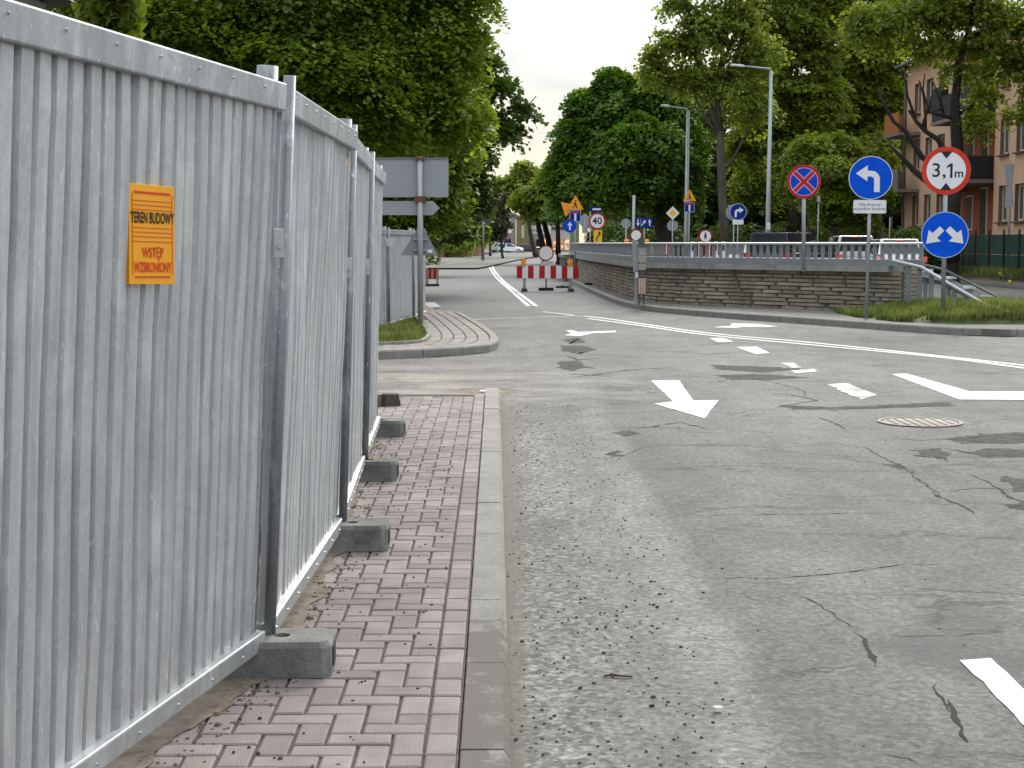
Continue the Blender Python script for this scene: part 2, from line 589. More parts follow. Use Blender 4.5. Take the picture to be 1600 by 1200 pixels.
# ---- near pavement -------------------------------------------------
PZ = 0.08
bed = MB()
bed.prism([(-14, -4), (-0.07, -4), (-0.272, 15.3), (-14, 16.0)], 0.002, PZ - 0.012)
BEDM = M('jointing_sand', (0.11, 0.09, 0.074), 0.95, var=0.35, scale=25, bump=0.8, bscale=120)
pav = bed.build('pavement', BEDM)
tag(pav, kind='structure')
PAVER = M('pink_paver', (0.272, 0.233, 0.223), 0.9, var=0.2, scale=4.5, bump=0.6, bscale=160, alt=(0.205, 0.18, 0.167), altpos=(0.48, 0.68), piece=0.17)


def paver_mesh(lx, ly, name='paver'):
    mb = MB()
    h = 0.05
    b = 0
    e = 0.006
    for z, ins in ((-h, 0), (-0.004, 0), (0.0, e)):
        mb.v += [(-lx / 2 + ins, -ly / 2 + ins, z), (lx / 2 - ins, -ly / 2 + ins, z), (lx / 2 - ins, ly / 2 - ins, z), (-lx / 2 + ins, ly / 2 - ins, z)]
    for k in range(2):
        for i in range(4):
            j = (i + 1) % 4
            mb.f.append((k * 4 + i, k * 4 + j, k * 4 + 4 + j, k * 4 + 4 + i))
    mb.f.append((8, 9, 10, 11))
    return mb


pm_h = paver_mesh(0.189, 0.09).mesh('paver', PAVER)
pm_v = paver_mesh(0.09, 0.189).mesh('paver', PAVER)
pm_s = paver_mesh(0.093, 0.093).mesh('paver', PAVER)
bricks = []
s = 0.1
# a stretcher course beside the kerb, then 90 degree herringbone up to and behind the fence
y = 2.0
while y < 15.0:
    bricks.append((-0.165 - 0.052, y + 0.1, 1))
    y += 0.2
X0 = -0.165 - 0.103
for i in range(-6, 90):
    for j in range(-38, 12):
        # herringbone tiling: horizontal brick at (i + 2j... ) generated from the step lattice
        gx, gy = i + 2 * j, i - 2 * j
        for kind, ox, oy, lx, ly in ((0, 0, 0, 2, 1), (1, 2, 0, 1, 2)):
            cx = X0 - 2.4 + (gx + ox + lx / 2) * s
            cy = 2.0 + (gy + oy - (0 if kind == 0 else 1) + ly / 2) * s
            if not (2.0 < cy < 15.0):
                continue
            if cx < -2.45:
                continue
            if cx + lx * s / 2 > X0 + 0.02:
                if cx < X0 + 0.01 and kind == 0:
                    bricks.append((cx - 0.05, cy, 2))
                continue
            bricks.append((cx, cy, kind))
bricks = [(x - 0.0105 * (y_ - 5), y_, k) for x, y_, k in bricks]
rng = random.Random(3)


def brick_visible(cx, cy):
    # only those on the road side of the fence line and in the frame show
    fx = -0.857 - 0.211 * max(0.0, 5.3 - cy) if cy < 5.3 else (-0.855 if cy < 7.5 else -0.855 - 0.05 * (cy - 7.5))
    d = G(0, 1200, PZ).y
    return cx > fx - 0.08 and cy > 4.0


vis = sorted([b for b in bricks if brick_visible(b[0], b[1])], key=lambda b: b[1])
near, rest = vis[:300], vis[300:] + [b for b in bricks if not brick_visible(b[0], b[1])]
for cx, cy, k in near:
    mesh_obj('paver', (pm_h, pm_v, pm_s)[k], pav, (cx, cy, PZ + rng.uniform(-.002, .002)), (rng.gauss(0, .006), rng.gauss(0, .006), 0.0105 + rng.gauss(0, .006)))
mbr = MB()
for cx, cy, k in rest:
    p = paver_mesh(*((0.192, 0.093), (0.093, 0.192), (0.093, 0.093))[k])
    b = len(mbr.v)
    dz = rng.uniform(-.002, .002)
    mbr.v += [(v[0] + cx, v[1] + cy, v[2] + PZ + dz + v[0] * rng.gauss(0, .004)) for v in p.v]
    mbr.f += [tuple(i + b for i in f) for f in p.f]
tag(mbr.build('distant_pavers', PAVER, pav), kind='stuff')

# kerb stones along the near pavement
KERBM = None


def kerb_mat():
    m, t, b = new_mat('kerb_concrete')
    v = coords(t)
    n1 = tex(t, 'ShaderNodeTexNoise', v, scale=6.0, detail=8.0, roughness=0.7)
    c = mixc(t, 1.0, (0.225, 0.22, 0.2), ramp(t, n1.outputs[0], [(0.3, 0.78), (0.7, 1.2)]), 'MULTIPLY')
    ag = tex(t, 'ShaderNodeTexVoronoi', v, scale=110.0)
    c = mixc(t, 1.0, c, ramp(t, ag.outputs['Color'], [(0, 0.82), (1, 1.16)]), 'MULTIPLY')
    oi = t.nodes.new('ShaderNodeObjectInfo')
    c = mixc(t, 1.0, c, ramp(t, oi.outputs['Random'], [(0, 0.88), (1, 1.1)]), 'MULTIPLY')
    # damp dark staining on the nearest stones
    sp = t.nodes.new('ShaderNodeSeparateXYZ')
    t.links.new(v, sp.inputs[0])
    n2 = tex(t, 'ShaderNodeTexNoise', vmath(t, 'MULTIPLY', v, (1, 0.7, 1)).outputs[0], scale=8.0, detail=6.0, roughness=0.65)
    yy = fmath(t, 'ADD', sp.outputs[1], fmath(t, 'MULTIPLY', fmath(t, 'SUBTRACT', n2.outputs[0], 0.5), 2.3))
    n4 = tex(t, 'ShaderNodeTexNoise', v, scale=5.0, detail=7.0, roughness=0.7)
    wet = fmath(t, 'MULTIPLY', ramp(t, fmath(t, 'DIVIDE', yy, 10.0, True), [(0.585, 0.9), (0.6, 0.0)]), ramp(t, n4.outputs[0], [(0.38, 0.25), (0.46, 1.0)]))
    c = mixc(t, wet, c, (0.105, 0.098, 0.085))
    t.links.new(c, b.inputs['Base Color'])
    b.inputs['Roughness'].default_value = 0.9
    bp = t.nodes.new('ShaderNodeBump')
    bp.inputs['Strength'].default_value = 0.6
    bp.inputs['Distance'].default_value = 0.006
    n3 = tex(t, 'ShaderNodeTexNoise', v, scale=90.0, detail=4.0)
    t.links.new(n3.outputs[0], bp.inputs['Height'])
    t.links.new(bp.outputs[0], b.inputs['Normal'])
    return m


KERBM = kerb_mat()
kerb = MB().strip([(-0.02, -4), (-0.19, 15.1)], 0.12, 0.012).build('kerb', BEDM)
tag(kerb, kind='structure')


def kerb_x(y):   # the line of the kerb drifts a little to the left with distance
    return -0.085 - 0.0105 * (y - 5)


y = 2.2
lens = [0.5, 0.52, 0.36, 0.42, 0.46, 0.95, 0.98, 0.7, 0.8, 0.95, 1.0, 1.2, 1.0, 0.9, 1.0, 1.0, 1.0]
k = 0
while y < 15.0:
    ln = lens[k % len(lens)]
    k += 1
    mb = MB()
    x = 0.075
    prof = [(-x, -0.06), (x, -0.06), (x, PZ - 0.03), (x - 0.02, PZ - 0.002), (-x + 0.004, PZ - 0.002), (-x, PZ - 0.006)]
    n = len(prof)
    for yy in (-ln / 2 + 0.004, ln / 2 - 0.004):
        mb.v += [(p[0], yy, p[1]) for p in prof]
    mb.f += [tuple(range(n)), tuple(range(n, 2 * n))[::-1]] + [((i + 1) % n, i, n + i, n + (i + 1) % n) for i in range(n)]
    yc = y + ln / 2
    o = mb.build('kerb_stone', KERBM, kerb)
    o.location = (kerb_x(yc) - 0.19 + 0.19, yc, rng.uniform(-.003, .003))
    o.location.x = kerb_x(yc)
    o.rotation_euler = (0, 0, 0.0105 + rng.gauss(0, .003))
    kerb_end = y = y + ln
# flush stones closing the far end of the pavement
for i in range(7):
    mb = MB().box((0, 0, 0), (0.66, 0.12, 0.1))
    o = mb.build('kerb_stone', KERBM, kerb)
    a = 0.06 * i
    o.location = (-0.5 - 0.68 * i, 15.3 + 0.03 * i, PZ - 0.054)
    o.rotation_euler = (0, 0, -0.04)

# soil and crumbs along the foot of the fence
soil = MB()
pts = []
for (x, yy) in ((-1.5, 2.6), (-1.12, 4.1), (-0.93, 4.9), (-0.86, 5.3), (-0.84, 6.3), (-0.84, 7.5), (-0.9, 8.6), (-0.96, 9.7), (-1.0, 10.8), (-1.05, 12.0)):
    pts.append((x, yy))
nst = 60
for i in range(nst):
    tt = i / nst * (len(pts) - 1.001)
    a = int(tt)
    f = tt - a
    x = pts[a][0] * (1 - f) + pts[a + 1][0] * f
    yy = pts[a][1] * (1 - f) + pts[a + 1][1] * f
    for q in range(20):
        ww = abs(rng.gauss(0, 0.09))
        px_, py_ = x - 0.05 + ww, yy + rng.uniform(-.1, .1)
        r_ = rng.uniform(0.002, 0.0085) * (1.9 if rng.random() < .06 else 1)
        soil.box((px_, py_, PZ + r_ * 0.25), (r_ * rng.uniform(1, 2), r_ * rng.uniform(1, 2), r_), rz=rng.uniform(0, 3), top=0.6)
tag(soil.build('soil_crumbs', SOIL), kind='stuff')
dirt = MB()
edge_in = [(p[0] - 0.5, p[1], PZ + 0.003) for p in pts]
edge_out = []
fine = []
for i in range(90):
    tt = i / 90 * (len(pts) - 1.001)
    a = int(tt)
    f = tt - a
    x = pts[a][0] * (1 - f) + pts[a + 1][0] * f
    yy = pts[a][1] * (1 - f) + pts[a + 1][1] * f
    jag = 0.09 * mnoise.noise(Vector((yy * 2.3, 3.1, 0))) + 0.05 * mnoise.noise(Vector((yy * 9, 7.7, 0)))
    fine.append(((x - 0.5, yy), (x + 0.015 + max(-0.04, jag), yy)))
for i in range(len(fine) - 1):
    a, b_ = fine[i]
    c_, d_ = fine[i + 1]
    dirt.face([(a[0], a[1], PZ + .0035), (b_[0], b_[1], PZ + .0035), (d_[0], d_[1], PZ + .0035), (c_[0], c_[1], PZ + .0035)])
tag(dirt.build('dirt', SOIL), kind='structure')

# weeds sprouting along the fence foot
GRASSM = leaf_mat('grass_blade', (0.055, 0.1, 0.018), (0.19, 0.2, 0.075), trans=0.3)


def grass_patch(name, pts_fn, n, h, seed, mat=None, parent=None, wid=0.009):
    rg = np.random.RandomState(seed)
    P = pts_fn(rg, n)
    n = len(P)
    a = rg.uniform(0, 2 * np.pi, n)
    hh = h * rg.uniform(0.4, 1.15, n)
    lean = rg.uniform(0.1, 0.75, n) * hh
    d = rg.uniform(0, 2 * np.pi, n)
    wv = np.stack([np.cos(a), np.sin(a), np.zeros(n)], 1) * (wid * rg.uniform(.6, 1.3, n))[:, None]
    lv = np.stack([np.cos(d) * lean, np.sin(d) * lean, hh], 1)
    mv = np.stack([np.cos(d) * lean * .3, np.sin(d) * lean * .3, hh * .6], 1)
    V = np.stack([P - wv, P + wv, P + mv + wv * .7, P + mv - wv * .7, P + lv], 1).reshape(-1, 3)
    base = np.arange(n)[:, None] * 5
    me = bpy.data.meshes.new(name)
    F4 = (base + np.array([[0, 1, 2, 3]]))
    F3 = (base + np.array([[3, 2, 4]]))
    me.vertices.add(len(V))
    me.vertices.foreach_set('co', V.ravel())
    loops = np.concatenate([F4.ravel(), F3.ravel()])
    me.loops.add(len(loops))
    me.loops.foreach_set('vertex_index', loops.astype(np.int32))
    me.polygons.add(2 * n)
    st = np.concatenate([np.arange(n) * 4, 4 * n + np.arange(n) * 3])
    me.polygons.foreach_set('loop_start', st.astype(np.int32))
    me.update(calc_edges=True)
    me.validate()
    me.materials.append(mat or GRASSM)
    o = bpy.data.objects.new(name, me)
    COL.objects.link(o)
    o.parent = parent
    return tag(o, kind='stuff')


def in_poly(P, poly):
    x, y_ = P[:, 0], P[:, 1]
    ins = np.zeros(len(P), bool)
    n = len(poly)
    for i in range(n):
        x1, y1 = poly[i][0], poly[i][1]
        x2, y2 = poly[i - 1][0], poly[i - 1][1]
        c = ((y1 > y_) != (y2 > y_)) & (x < (x2 - x1) * (y_ - y1) / (y2 - y1 + 1e-9) + x1)
        ins ^= c
    return ins


# ---- corner lawn across the side road -------------------------------
IZ = 0.12
edge_px = [(430, 551), (520, 550), (595, 547.5), (640, 546), (700, 543.5), (745, 540), (768, 537), (778, 532), (779, 526), (772, 518), (757, 508), (742, 499), (729, 492), (716, 486)]
edge_pt = [G(px, py, IZ) for px, py in edge_px]


def smooth_line(P, n):
    P = [Vector((p[0], p[1], p[2] if len(p) > 2 else 0)) for p in P]
    out = []
    for i in range(len(P) - 1):
        p0, p1, p2, p3 = P[max(i - 1, 0)], P[i], P[i + 1], P[min(i + 2, len(P) - 1)]
        for k in range(n):
            f = k / n
            out.append(0.5 * ((2 * p1) + (p2 - p0) * f + (2 * p0 - 5 * p1 + 4 * p2 - p3) * f * f + (3 * p1 - p0 - 3 * p2 + p3) * f ** 3))
    out.append(P[-1])
    return out


def resample(P, step):
    out = [P[0].copy()]
    acc = 0.0
    for a, b in zip(P, P[1:]):
        d = (b - a).length
        while acc + d >= step:
            f = (step - acc) / d
            a = a.lerp(b, f)
            out.append(a.copy())
            d = (b - a).length
            acc = 0.0
        acc += d
    return out


def offset(P, dist):
    out = []
    for i, p in enumerate(P):
        t = P[min(i + 1, len(P) - 1)] - P[max(i - 1, 0)]
        t.z = 0
        t.normalize()
        out.append(p + Vector((-t.y, t.x, 0)) * dist)
    return out


isl = smooth_line(edge_pt, 8)
farpts = [G(690, 481, IZ), G(670, 476, IZ), G(663, 462, IZ), G(660, 440, IZ), G(655, 425, IZ)]
lawn_poly = [(p.x, p.y) for p in offset(isl, 0.13)] + [(p.x, p.y) for p in farpts] + [(-20, 150), (-45, 150), (-45, isl[0].y + .15)]
lawn = MB().prism(lawn_poly, -0.01, IZ - 0.055)
lawn = lawn.build('lawn', SOIL)
tag(lawn, kind='structure')
ck = MB()
corner_kerb = MB().strip([(p.x, p.y) for p in offset(isl, 0.07)], 0.1, 0.01).build('kerb', BEDM)
tag(corner_kerb, kind='structure')


def kerb_run(line, parent, step, wd=0.13, top=IZ, side=1, mat=None):
    st = resample(line, step)
    for a, b in zip(st, st[1:]):
        d = b - a
        mid = (a + b) / 2
        mb = MB()
        x = wd / 2
        prof = [(-x, -top - 0.02), (x, -top - 0.02), (x, -0.02), (x - 0.018, 0), (-x, 0)]
        n = len(prof)
        ln = d.length
        for yy in (-ln / 2 + 0.006, ln / 2 - 0.006):
            mb.v += [(p[0] * side, yy, p[1]) for p in prof]
        mb.f += [tuple(range(n)), tuple(range(n, 2 * n))[::-1]] + [((i + 1) % n, i, n + i, n + (i + 1) % n) for i in range(n)]
        o = mb.build('kerb_stone', mat or KERBM, parent)
        an = math.atan2(-d.x, d.y)
        nrm = Vector((-d.y, d.x, 0)).normalized()
        o.location = Vector((mid.x, mid.y, top)) + nrm * wd / 2 * side
        o.rotation_euler = (0, 0, an)


KERB2 = M('kerb_dark', (0.23, 0.22, 0.2), 0.9, var=0.2, scale=5, bump=0.4, bscale=60)
kerb_run(isl, corner_kerb, 0.7, mat=KERB2)
GPAVE = M('grey_paver', (0.26, 0.235, 0.215), 0.9, var=0.14, scale=5, bump=0.5, bscale=120, piece=0.13)
island = MB()
o1, o2 = offset(isl, 0.14), offset(isl, 1.08)
b = 0
for i in range(len(o1) - 1):
    island.face([(o1[i].x, o1[i].y, IZ - .02), (o1[i + 1].x, o1[i + 1].y, IZ - .02), (o2[i + 1].x, o2[i + 1].y, IZ - .02), (o2[i].x, o2[i].y, IZ - .02)])
island = island.build('paved_edge', BEDM)
tag(island, kind='structure')
gp = paver_mesh(0.09, 0.176).mesh('paver', GPAVE)
cnt = 0
for r_ in range(5):
    ln = offset(isl, 0.235 + r_ * 0.188)
    ln = [p for p in ln if p.x > -2.6]
    st = resample(ln, 0.2)
    for a, b_ in zip(st, st[1:]):
        d = b_ - a
        mid = (a + b_) / 2
        if cnt >= 300:
            break
        cnt += 1
        # two narrow bricks laid as one soldier row
        o = mesh_obj('paver', gp, island, (mid.x, mid.y, IZ - 0.004 + rng.uniform(-.003, .003)), (0, 0, math.atan2(-d.x, d.y)))
        o.scale = (1.85, 1.06, 1)
inner = offset(isl, 1.1)
ik = MB()
for a, b_ in zip(inner[::2], inner[2::2]):
    ik.bar((a.x, a.y, IZ + .005), (b_.x, b_.y, IZ + .005), 0.06, 0.07)
tag(ik.build('edging', CONC, island), kind='stuff')

gpoly = [(p.x, p.y) for p in inner if p.x < -0.3 and p.y < 33] + [(-1.95, 34), (-9, 34), (-9, inner[0].y)]


def lawn_pts(rg, n):
    P = np.stack([rg.uniform(-5.5, 0.6, n), rg.uniform(20, 34, n), np.full(n, IZ - 0.06)], 1)
    P = P[in_poly(P, gpoly)]
    return P


grass_patch('grass', lawn_pts, 42000, 0.14, 11, wid=0.008)

# ---- right-hand pavement, kerb and verge ------------------------------
SZ = 0.13
rk_px = [(1760, 513), (1680, 514.5), (1600, 514), (1570, 514.5), (1500, 512), (1430, 508), (1340, 502), (1250, 495.5), (1150, 489), (1060, 482), (1010, 477), (970, 469), (945, 460.5), (925, 452), (908, 444.5), (893, 437), (880, 428)]
rk = smooth_line([G(px, py, SZ) for px, py in rk_px], 6)
rk_in = offset(rk, -0.0)
WALL_FOOT = [G(1408, 489, SZ), G(1340, 486, SZ), G(1200, 480, SZ), G(1015, 471, SZ), G(960, 456.5, SZ), G(925, 444.5, SZ), G(905, 436, SZ), G(893, 429, SZ)]
wl = smooth_line(WALL_FOOT, 6)
back = offset(rk, -0.1)
side_poly = [(p.x, p.y) for p in back] + [(p.x + 0.1, p.y + 0.05) for p in reversed(wl)] + [(G(1408, 489, SZ).x + 5.6, wl[0].y + 1.0), (back[0].x, wl[0].y)]
SIDEM = M('worn_pavement', (0.16, 0.15, 0.135), 0.9, var=0.2, scale=3, bump=0.5, bscale=60, alt=(0.12, 0.115, 0.1))
sidewalk = MB().prism(side_poly, 0.003, SZ - 0.01).build('sidewalk', SIDEM)
tag(sidewalk, kind='structure')
rkerb = MB().strip([(p.x, p.y) for p in offset(rk, -0.07)], 0.1, 0.011).build('kerb', BEDM)
tag(rkerb, kind='structure')
kerb_run(list(rk), rkerb, 1.0, wd=0.14, top=SZ, side=-1, mat=KERB2)

# grassy mound round the foot of the sign and the end of the railing
mc = [G(1337, 495, SZ), G(1400, 502, SZ), G(1500, 505.5, SZ), G(1580, 506, SZ), G(1660, 503, SZ)]


def mound_z(x, y_):
    cx, cy = 9.1, 30.2
    d2 = ((x - cx) / 2.6) ** 2 + ((y_ - cy) / 2.6) ** 2
    k_ = max(0.0, min(1.0, (x - 6.95) / 1.3))
    return SZ - 0.008 + 0.27 * math.exp(-d2 * 1.1) * k_ * k_ * (3 - 2 * k_)


mound = MB()
nx, ny = 26, 20
x0, x1 = 6.6, 13.0


def mound_front(x):
    pts_ = [(p.x, p.y) for p in mc]
    if x <= pts_[0][0]:
        return pts_[0][1] + (pts_[0][0] - x) * 3
    for a, b in zip(pts_, pts_[1:]):
        if a[0] <= x <= b[0]:
            return a[1] + (b[1] - a[1]) * (x - a[0]) / (b[0] - a[0])
    return pts_[-1][1]


for i in range(nx + 1):
    x = mc[0].x + (x1 - mc[0].x) * i / nx
    yf = mound_front(x)
    for j in range(ny + 1):
        yy = yf + (32.6 - yf) * j / ny
        mound.v.append((x, yy, mound_z(x, yy) if j else SZ - 0.012))
for i in range(nx):
    for j in range(ny):
        a = i * (ny + 1) + j
        mound.f.append((a, a + ny + 1, a + ny + 2, a + 1))
mound = mound.build('verge', grass_ground(), smooth=True)
tag(mound, kind='structure')


def mound_pts(rg, n):
    x = rg.uniform(mc[0].x, x1, n)
    f = rg.uniform(0.01, 1, n) ** 1.3
    out = []
    for a, q in zip(x, f):
        yf = mound_front(a)
        yy = yf + (32.6 - yf) * q
        if mnoise.noise(Vector((a * 1.9, yy * 1.9, 5))) > -0.22:
            out.append((a, yy, mound_z(a, yy) - 0.01))
    return np.array(out)


grass_patch('grass', mound_pts, 30000, 0.17, 12, wid=0.01)

# far verge in front of the flats
verge = MB()
vr = [(17.6, 30), (17.75, 45), (17.9, 66), (18.0, 130)]
vb = [(60, 30), (60, 130)]
prof = [(0.0, 0.0), (0.01, 0.12), (0.9, 0.3), (1.5, 0.36), (3.5, 0.62), (30, 0.7)]
ys = [25, 40, 52, 60, 70, 80, 100, 140]
for yy in ys:
    xk = 17.6 + (yy - 30) * 0.004
    for dx, z in prof:
        verge.v.append((xk + dx, yy, z - 0.004 if z == 0 else z))
n = len(prof)
for i in range(len(ys) - 1):
    for j in range(n - 1):
        a = i * n + j
        verge.f.append((a, a + 1, a + n + 1, a + n))
VERGEM = M('worn_verge', (0.16, 0.145, 0.115), 0.95, var=0.25, scale=1.5, alt=(0.1, 0.11, 0.05), altpos=(0.52, 0.66), bump=0.6, bscale=20)
verge = verge.build('verge', VERGEM)
tag(verge, kind='structure')
vk = MB().box((17.6, 60, 0.01), (0.1, 60, 0.02)).build('kerb', BEDM)
tag(vk, kind='structure')
for i in range(28):
    o = MB().box((0, 0, 0), (0.16, 0.985, 0.15)).build('kerb_stone', KERB2, vk)
    yy = 45 + i
    o.location = (17.6 + (yy - 30) * 0.004 - 0.06, yy, 0.07)

# ================================================================== PAINTED MARKINGS
PAINT = M('road_paint', (0.56, 0.56, 0.54), 0.75, var=0.12, scale=60, alt=(0.36, 0.355, 0.34), altpos=(0.58, 0.66), bump=0.3, bscale=120)
PAINTW = M('worn_road_paint', (0.52, 0.52, 0.49), 0.8, var=0.2, scale=9, alt=(0.27, 0.265, 0.25), altpos=(0.5, 0.56), bump=0.4, bscale=120)
MZ = 0.004


def ragged(poly, amp, seed, step=0.09):
    """subdivide an outline and roughen it, as worn paint and broken asphalt are"""
    out = []
    rg = random.Random(seed)
    n = len(poly)
    for i in range(n):
        a, b = Vector(poly[i]), Vector(poly[(i + 1) % n])
        k = max(1, min(24, int((b - a).length / step)))
        for q in range(k):
            p = a.lerp(b, q / k)
            out.append((p.x + rg.gauss(0, amp), p.y + rg.gauss(0, amp), p.z))
    return out


def marking(name, px, worn=False, amp=0.003):
    poly = ragged([G(x, y_, MZ) for x, y_ in px], amp, len(px) * 31 + int(px[0][0]))
    return MB().face(poly).build(name, PAINTW if worn else PAINT, road)


marking('lane_arrow', [(1017, 594.5), (1061, 594), (1083, 625.5), (1123, 625), (1101, 653.5), (1022, 630.5), (1052, 627)])
marking('lane_arrow', [(884, 516), (895, 516), (903, 518.6), (962, 516.6), (962, 519.2), (912, 521), (927, 520.6), (907, 525), (881, 523.8), (893, 521.2)])
marking('lane_arrow', [(1116, 510.5), (1141, 509.2), (1143, 505.2), (1181, 505.8), (1216, 510), (1196, 510.8), (1160, 510.8), (1150, 512.2), (1118, 511.4)])
marking('lane_dash', [(1108, 528), (1131, 528), (1146, 534), (1122, 534.6)])
marking('lane_dash', [(1150, 542), (1182, 541.4), (1203, 551.4), (1180, 553)])
marking('lane_dash', [(1222, 567), (1240, 566.4), (1253, 574), (1238, 575)], True, 0.02)
marking('lane_dash', [(1235, 578.6), (1272, 576), (1276, 581), (1240, 583)], True, 0.02)
marking('lane_dash', [(1291, 600), (1324, 598.4), (1371, 617.5), (1345, 624.5)], True, 0.012)
marking('lane_dash', [(1501, 1032), (1549, 1028), (1700, 1172), (1660, 1190)])
marking('lane_edge_line', [(1393, 584.4), (1416, 583.4), (1514, 611), (1640, 611.4), (1640, 625), (1499, 624)])
marking('lane_edge_line', [(1545, 520.3), (1640, 524), (1640, 526), (1552, 521.6)])


def px_line(name, px, wd, worn=False):
    P = smooth_line([G(x, y_, MZ) for x, y_ in px], 8)
    return MB().strip([(p.x, p.y) for p in P], wd, MZ).build(name, PAINTW if worn else PAINT, road)


px_line('centre_line', [(912, 493.5), (960, 499.5), (1100, 519.4), (1256, 534), (1412, 550), (1600, 570.6), (1700, 582)], 0.13)
px_line('centre_line', [(918, 497.5), (1000, 508.5), (1100, 522.6), (1256, 537.6), (1465, 557.6), (1600, 574.8), (1700, 587)], 0.13)
px_line('centre_line', [(848, 487), (880, 490.5), (906, 494)], 0.1)
px_line('centre_line', [(826, 478), (794.5, 450.6), (774, 432), (764.5, 417)], 0.11)
px_line('centre_line', [(837.6, 478), (805.7, 454), (785, 437.5), (771, 420), (773, 413), (793, 408.4), (815, 405.6)], 0.12)
px_line('stop_line', [(735, 499), (800, 497), (905, 493)], 0.12, True)

# ================================================================== CRACKS AND BROKEN PATCHES
TAR = M('crack_dark', (0.018, 0.018, 0.017), 0.95, var=0.3, scale=12)
BROKEN = M('broken_asphalt', (0.055, 0.054, 0.052), 0.95, var=0.4, scale=22, bump=1.0, bscale=50, alt=(0.02, 0.02, 0.02), altpos=(0.48, 0.58))


def crack(px, wd, seed, name='crack', jit=0.025):
    wd = wd * 0.7
    jit = jit * .7
    P = [G(x, y_, 0.0022) for x, y_ in px]
    pts_ = []
    rg = random.Random(seed)
    for a, b in zip(P, P[1:]):
        k = max(2, int((b - a).length / 0.035))
        for q in range(k):
            p = a.lerp(b, q / k)
            o_ = Vector((p.x, p.y, seed))
            w_ = .05 * mnoise.noise(o_ * 2.6) + .022 * mnoise.noise(o_ * 8) + rg.gauss(0, .004)
            w2_ = .05 * mnoise.noise(o_ * 2.6 + Vector((9, 9, 9))) + .022 * mnoise.noise(o_ * 8 + Vector((9, 9, 9))) + rg.gauss(0, .004)
            pts_.append(p + Vector((w_, w2_, 0)))
    pts_.append(P[-1])
    n = len(pts_)
    ws = [wd * (0.25 + 1.3 * max(0.0, .5 + mnoise.noise(Vector((i * .35, seed, 2)))) ** 2 + .2 * rg.random()) * min(1, 4 * i / n + .1, 4 * (n - 1 - i) / n + .1) for i in range(n)]
    return MB().strip([(p.x, p.y) for p in pts_], ws, 0.0022).build(name, TAR, road)


cracks = [
    ([(1095, 903), (1130, 904), (1165, 902), (1210, 904), (1280, 899), (1340, 889), (1420, 881), (1480, 881)], 0.016),
    ([(1240, 924), (1272, 940), (1302, 963), (1335, 985)], 0.012), ([(1330, 985), (1352, 1002), (1366, 1018), (1368, 1042)], 0.03),
    ([(1385, 991), (1410, 992), (1480, 990), (1565, 986)], 0.01), ([(950, 668), (1010, 668), (1060, 660), (1110, 672)], 0.03),
    ([(1000, 667), (1060, 668), (1075, 672)], 0.02), ([(1040, 672), (1090, 676), (1160, 677)], 0.012),
    ([(1215, 637), (1276, 626), (1240, 617), (1198, 613)], 0.035), ([(1235, 636), (1300, 641), (1345, 636), (1420, 636), (1490, 633)], 0.05),
    ([(888, 590), (930, 585), (980, 578), (1050, 574)], 0.06), ([(895, 608), (940, 606), (1005, 604)], 0.03),
    ([(1410, 733), (1440, 755), (1470, 775)], 0.02), ([(1455, 768), (1480, 782), (1520, 796), (1527, 803)], 0.035), ([(1517, 740), (1545, 754), (1575, 775), (1610, 792)], 0.03),
    ([(1480, 768), (1530, 762), (1600, 764)], 0.02), ([(1385, 684), (1440, 688), (1520, 685), (1600, 690)], 0.03),
    ([(1450, 1068), (1470, 1090), (1486, 1112)], 0.02), ([(1475, 1098), (1492, 1115), (1500, 1142), (1512, 1160)], 0.035),
    ([(780, 746), (990, 742)], 0.006), ([(1000, 726), (1130, 722), (1260, 724)], 0.01), ([(1080, 806), (1230, 803), (1400, 800)], 0.012),
    ([(1100, 540), (1180, 530), (1300, 537)], 0.02), ([(1120, 575), (1190, 578), (1290, 574)], 0.06), ([(1140, 588), (1215, 586), (1260, 590)], 0.05),
    ([(880, 545), (900, 548), (925, 543)], 0.1), ([(885, 556), (905, 562), (940, 560)], 0.1), ([(870, 575), (900, 572), (935, 576)], 0.12), ([(880, 585), (905, 585), (960, 588)], 0.1),
    ([(1010, 640), (1080, 642)], 0.012), ([(960, 720), (1000, 700), (1060, 695)], 0.01), ([(1430, 712), (1470, 716), (1480, 722)], 0.04),
    ([(1160, 925), (1190, 942)], 0.008), ([(1280, 650), (1300, 660), (1330, 672)], 0.03), ([(1480, 700), (1540, 712), (1600, 709)], 0.03), ([(1130, 650), (1180, 640), (1218, 637)], 0.012),
    ([(1250, 620), (1260, 612), (1230, 602), (1160, 588)], 0.025), ([(930, 620), (1000, 617)], 0.02), ([(900, 632), (1000, 630)], 0.014),
    ([(1380, 1180), (1440, 1195)], 0.006), ([(1200, 770), (1340, 776), (1440, 772)], 0.008), ([(1290, 690), (1350, 700), (1440, 742)], 0.018),
]
for i, (p, wd) in enumerate(cracks):
    crack(p, wd, i + 40)
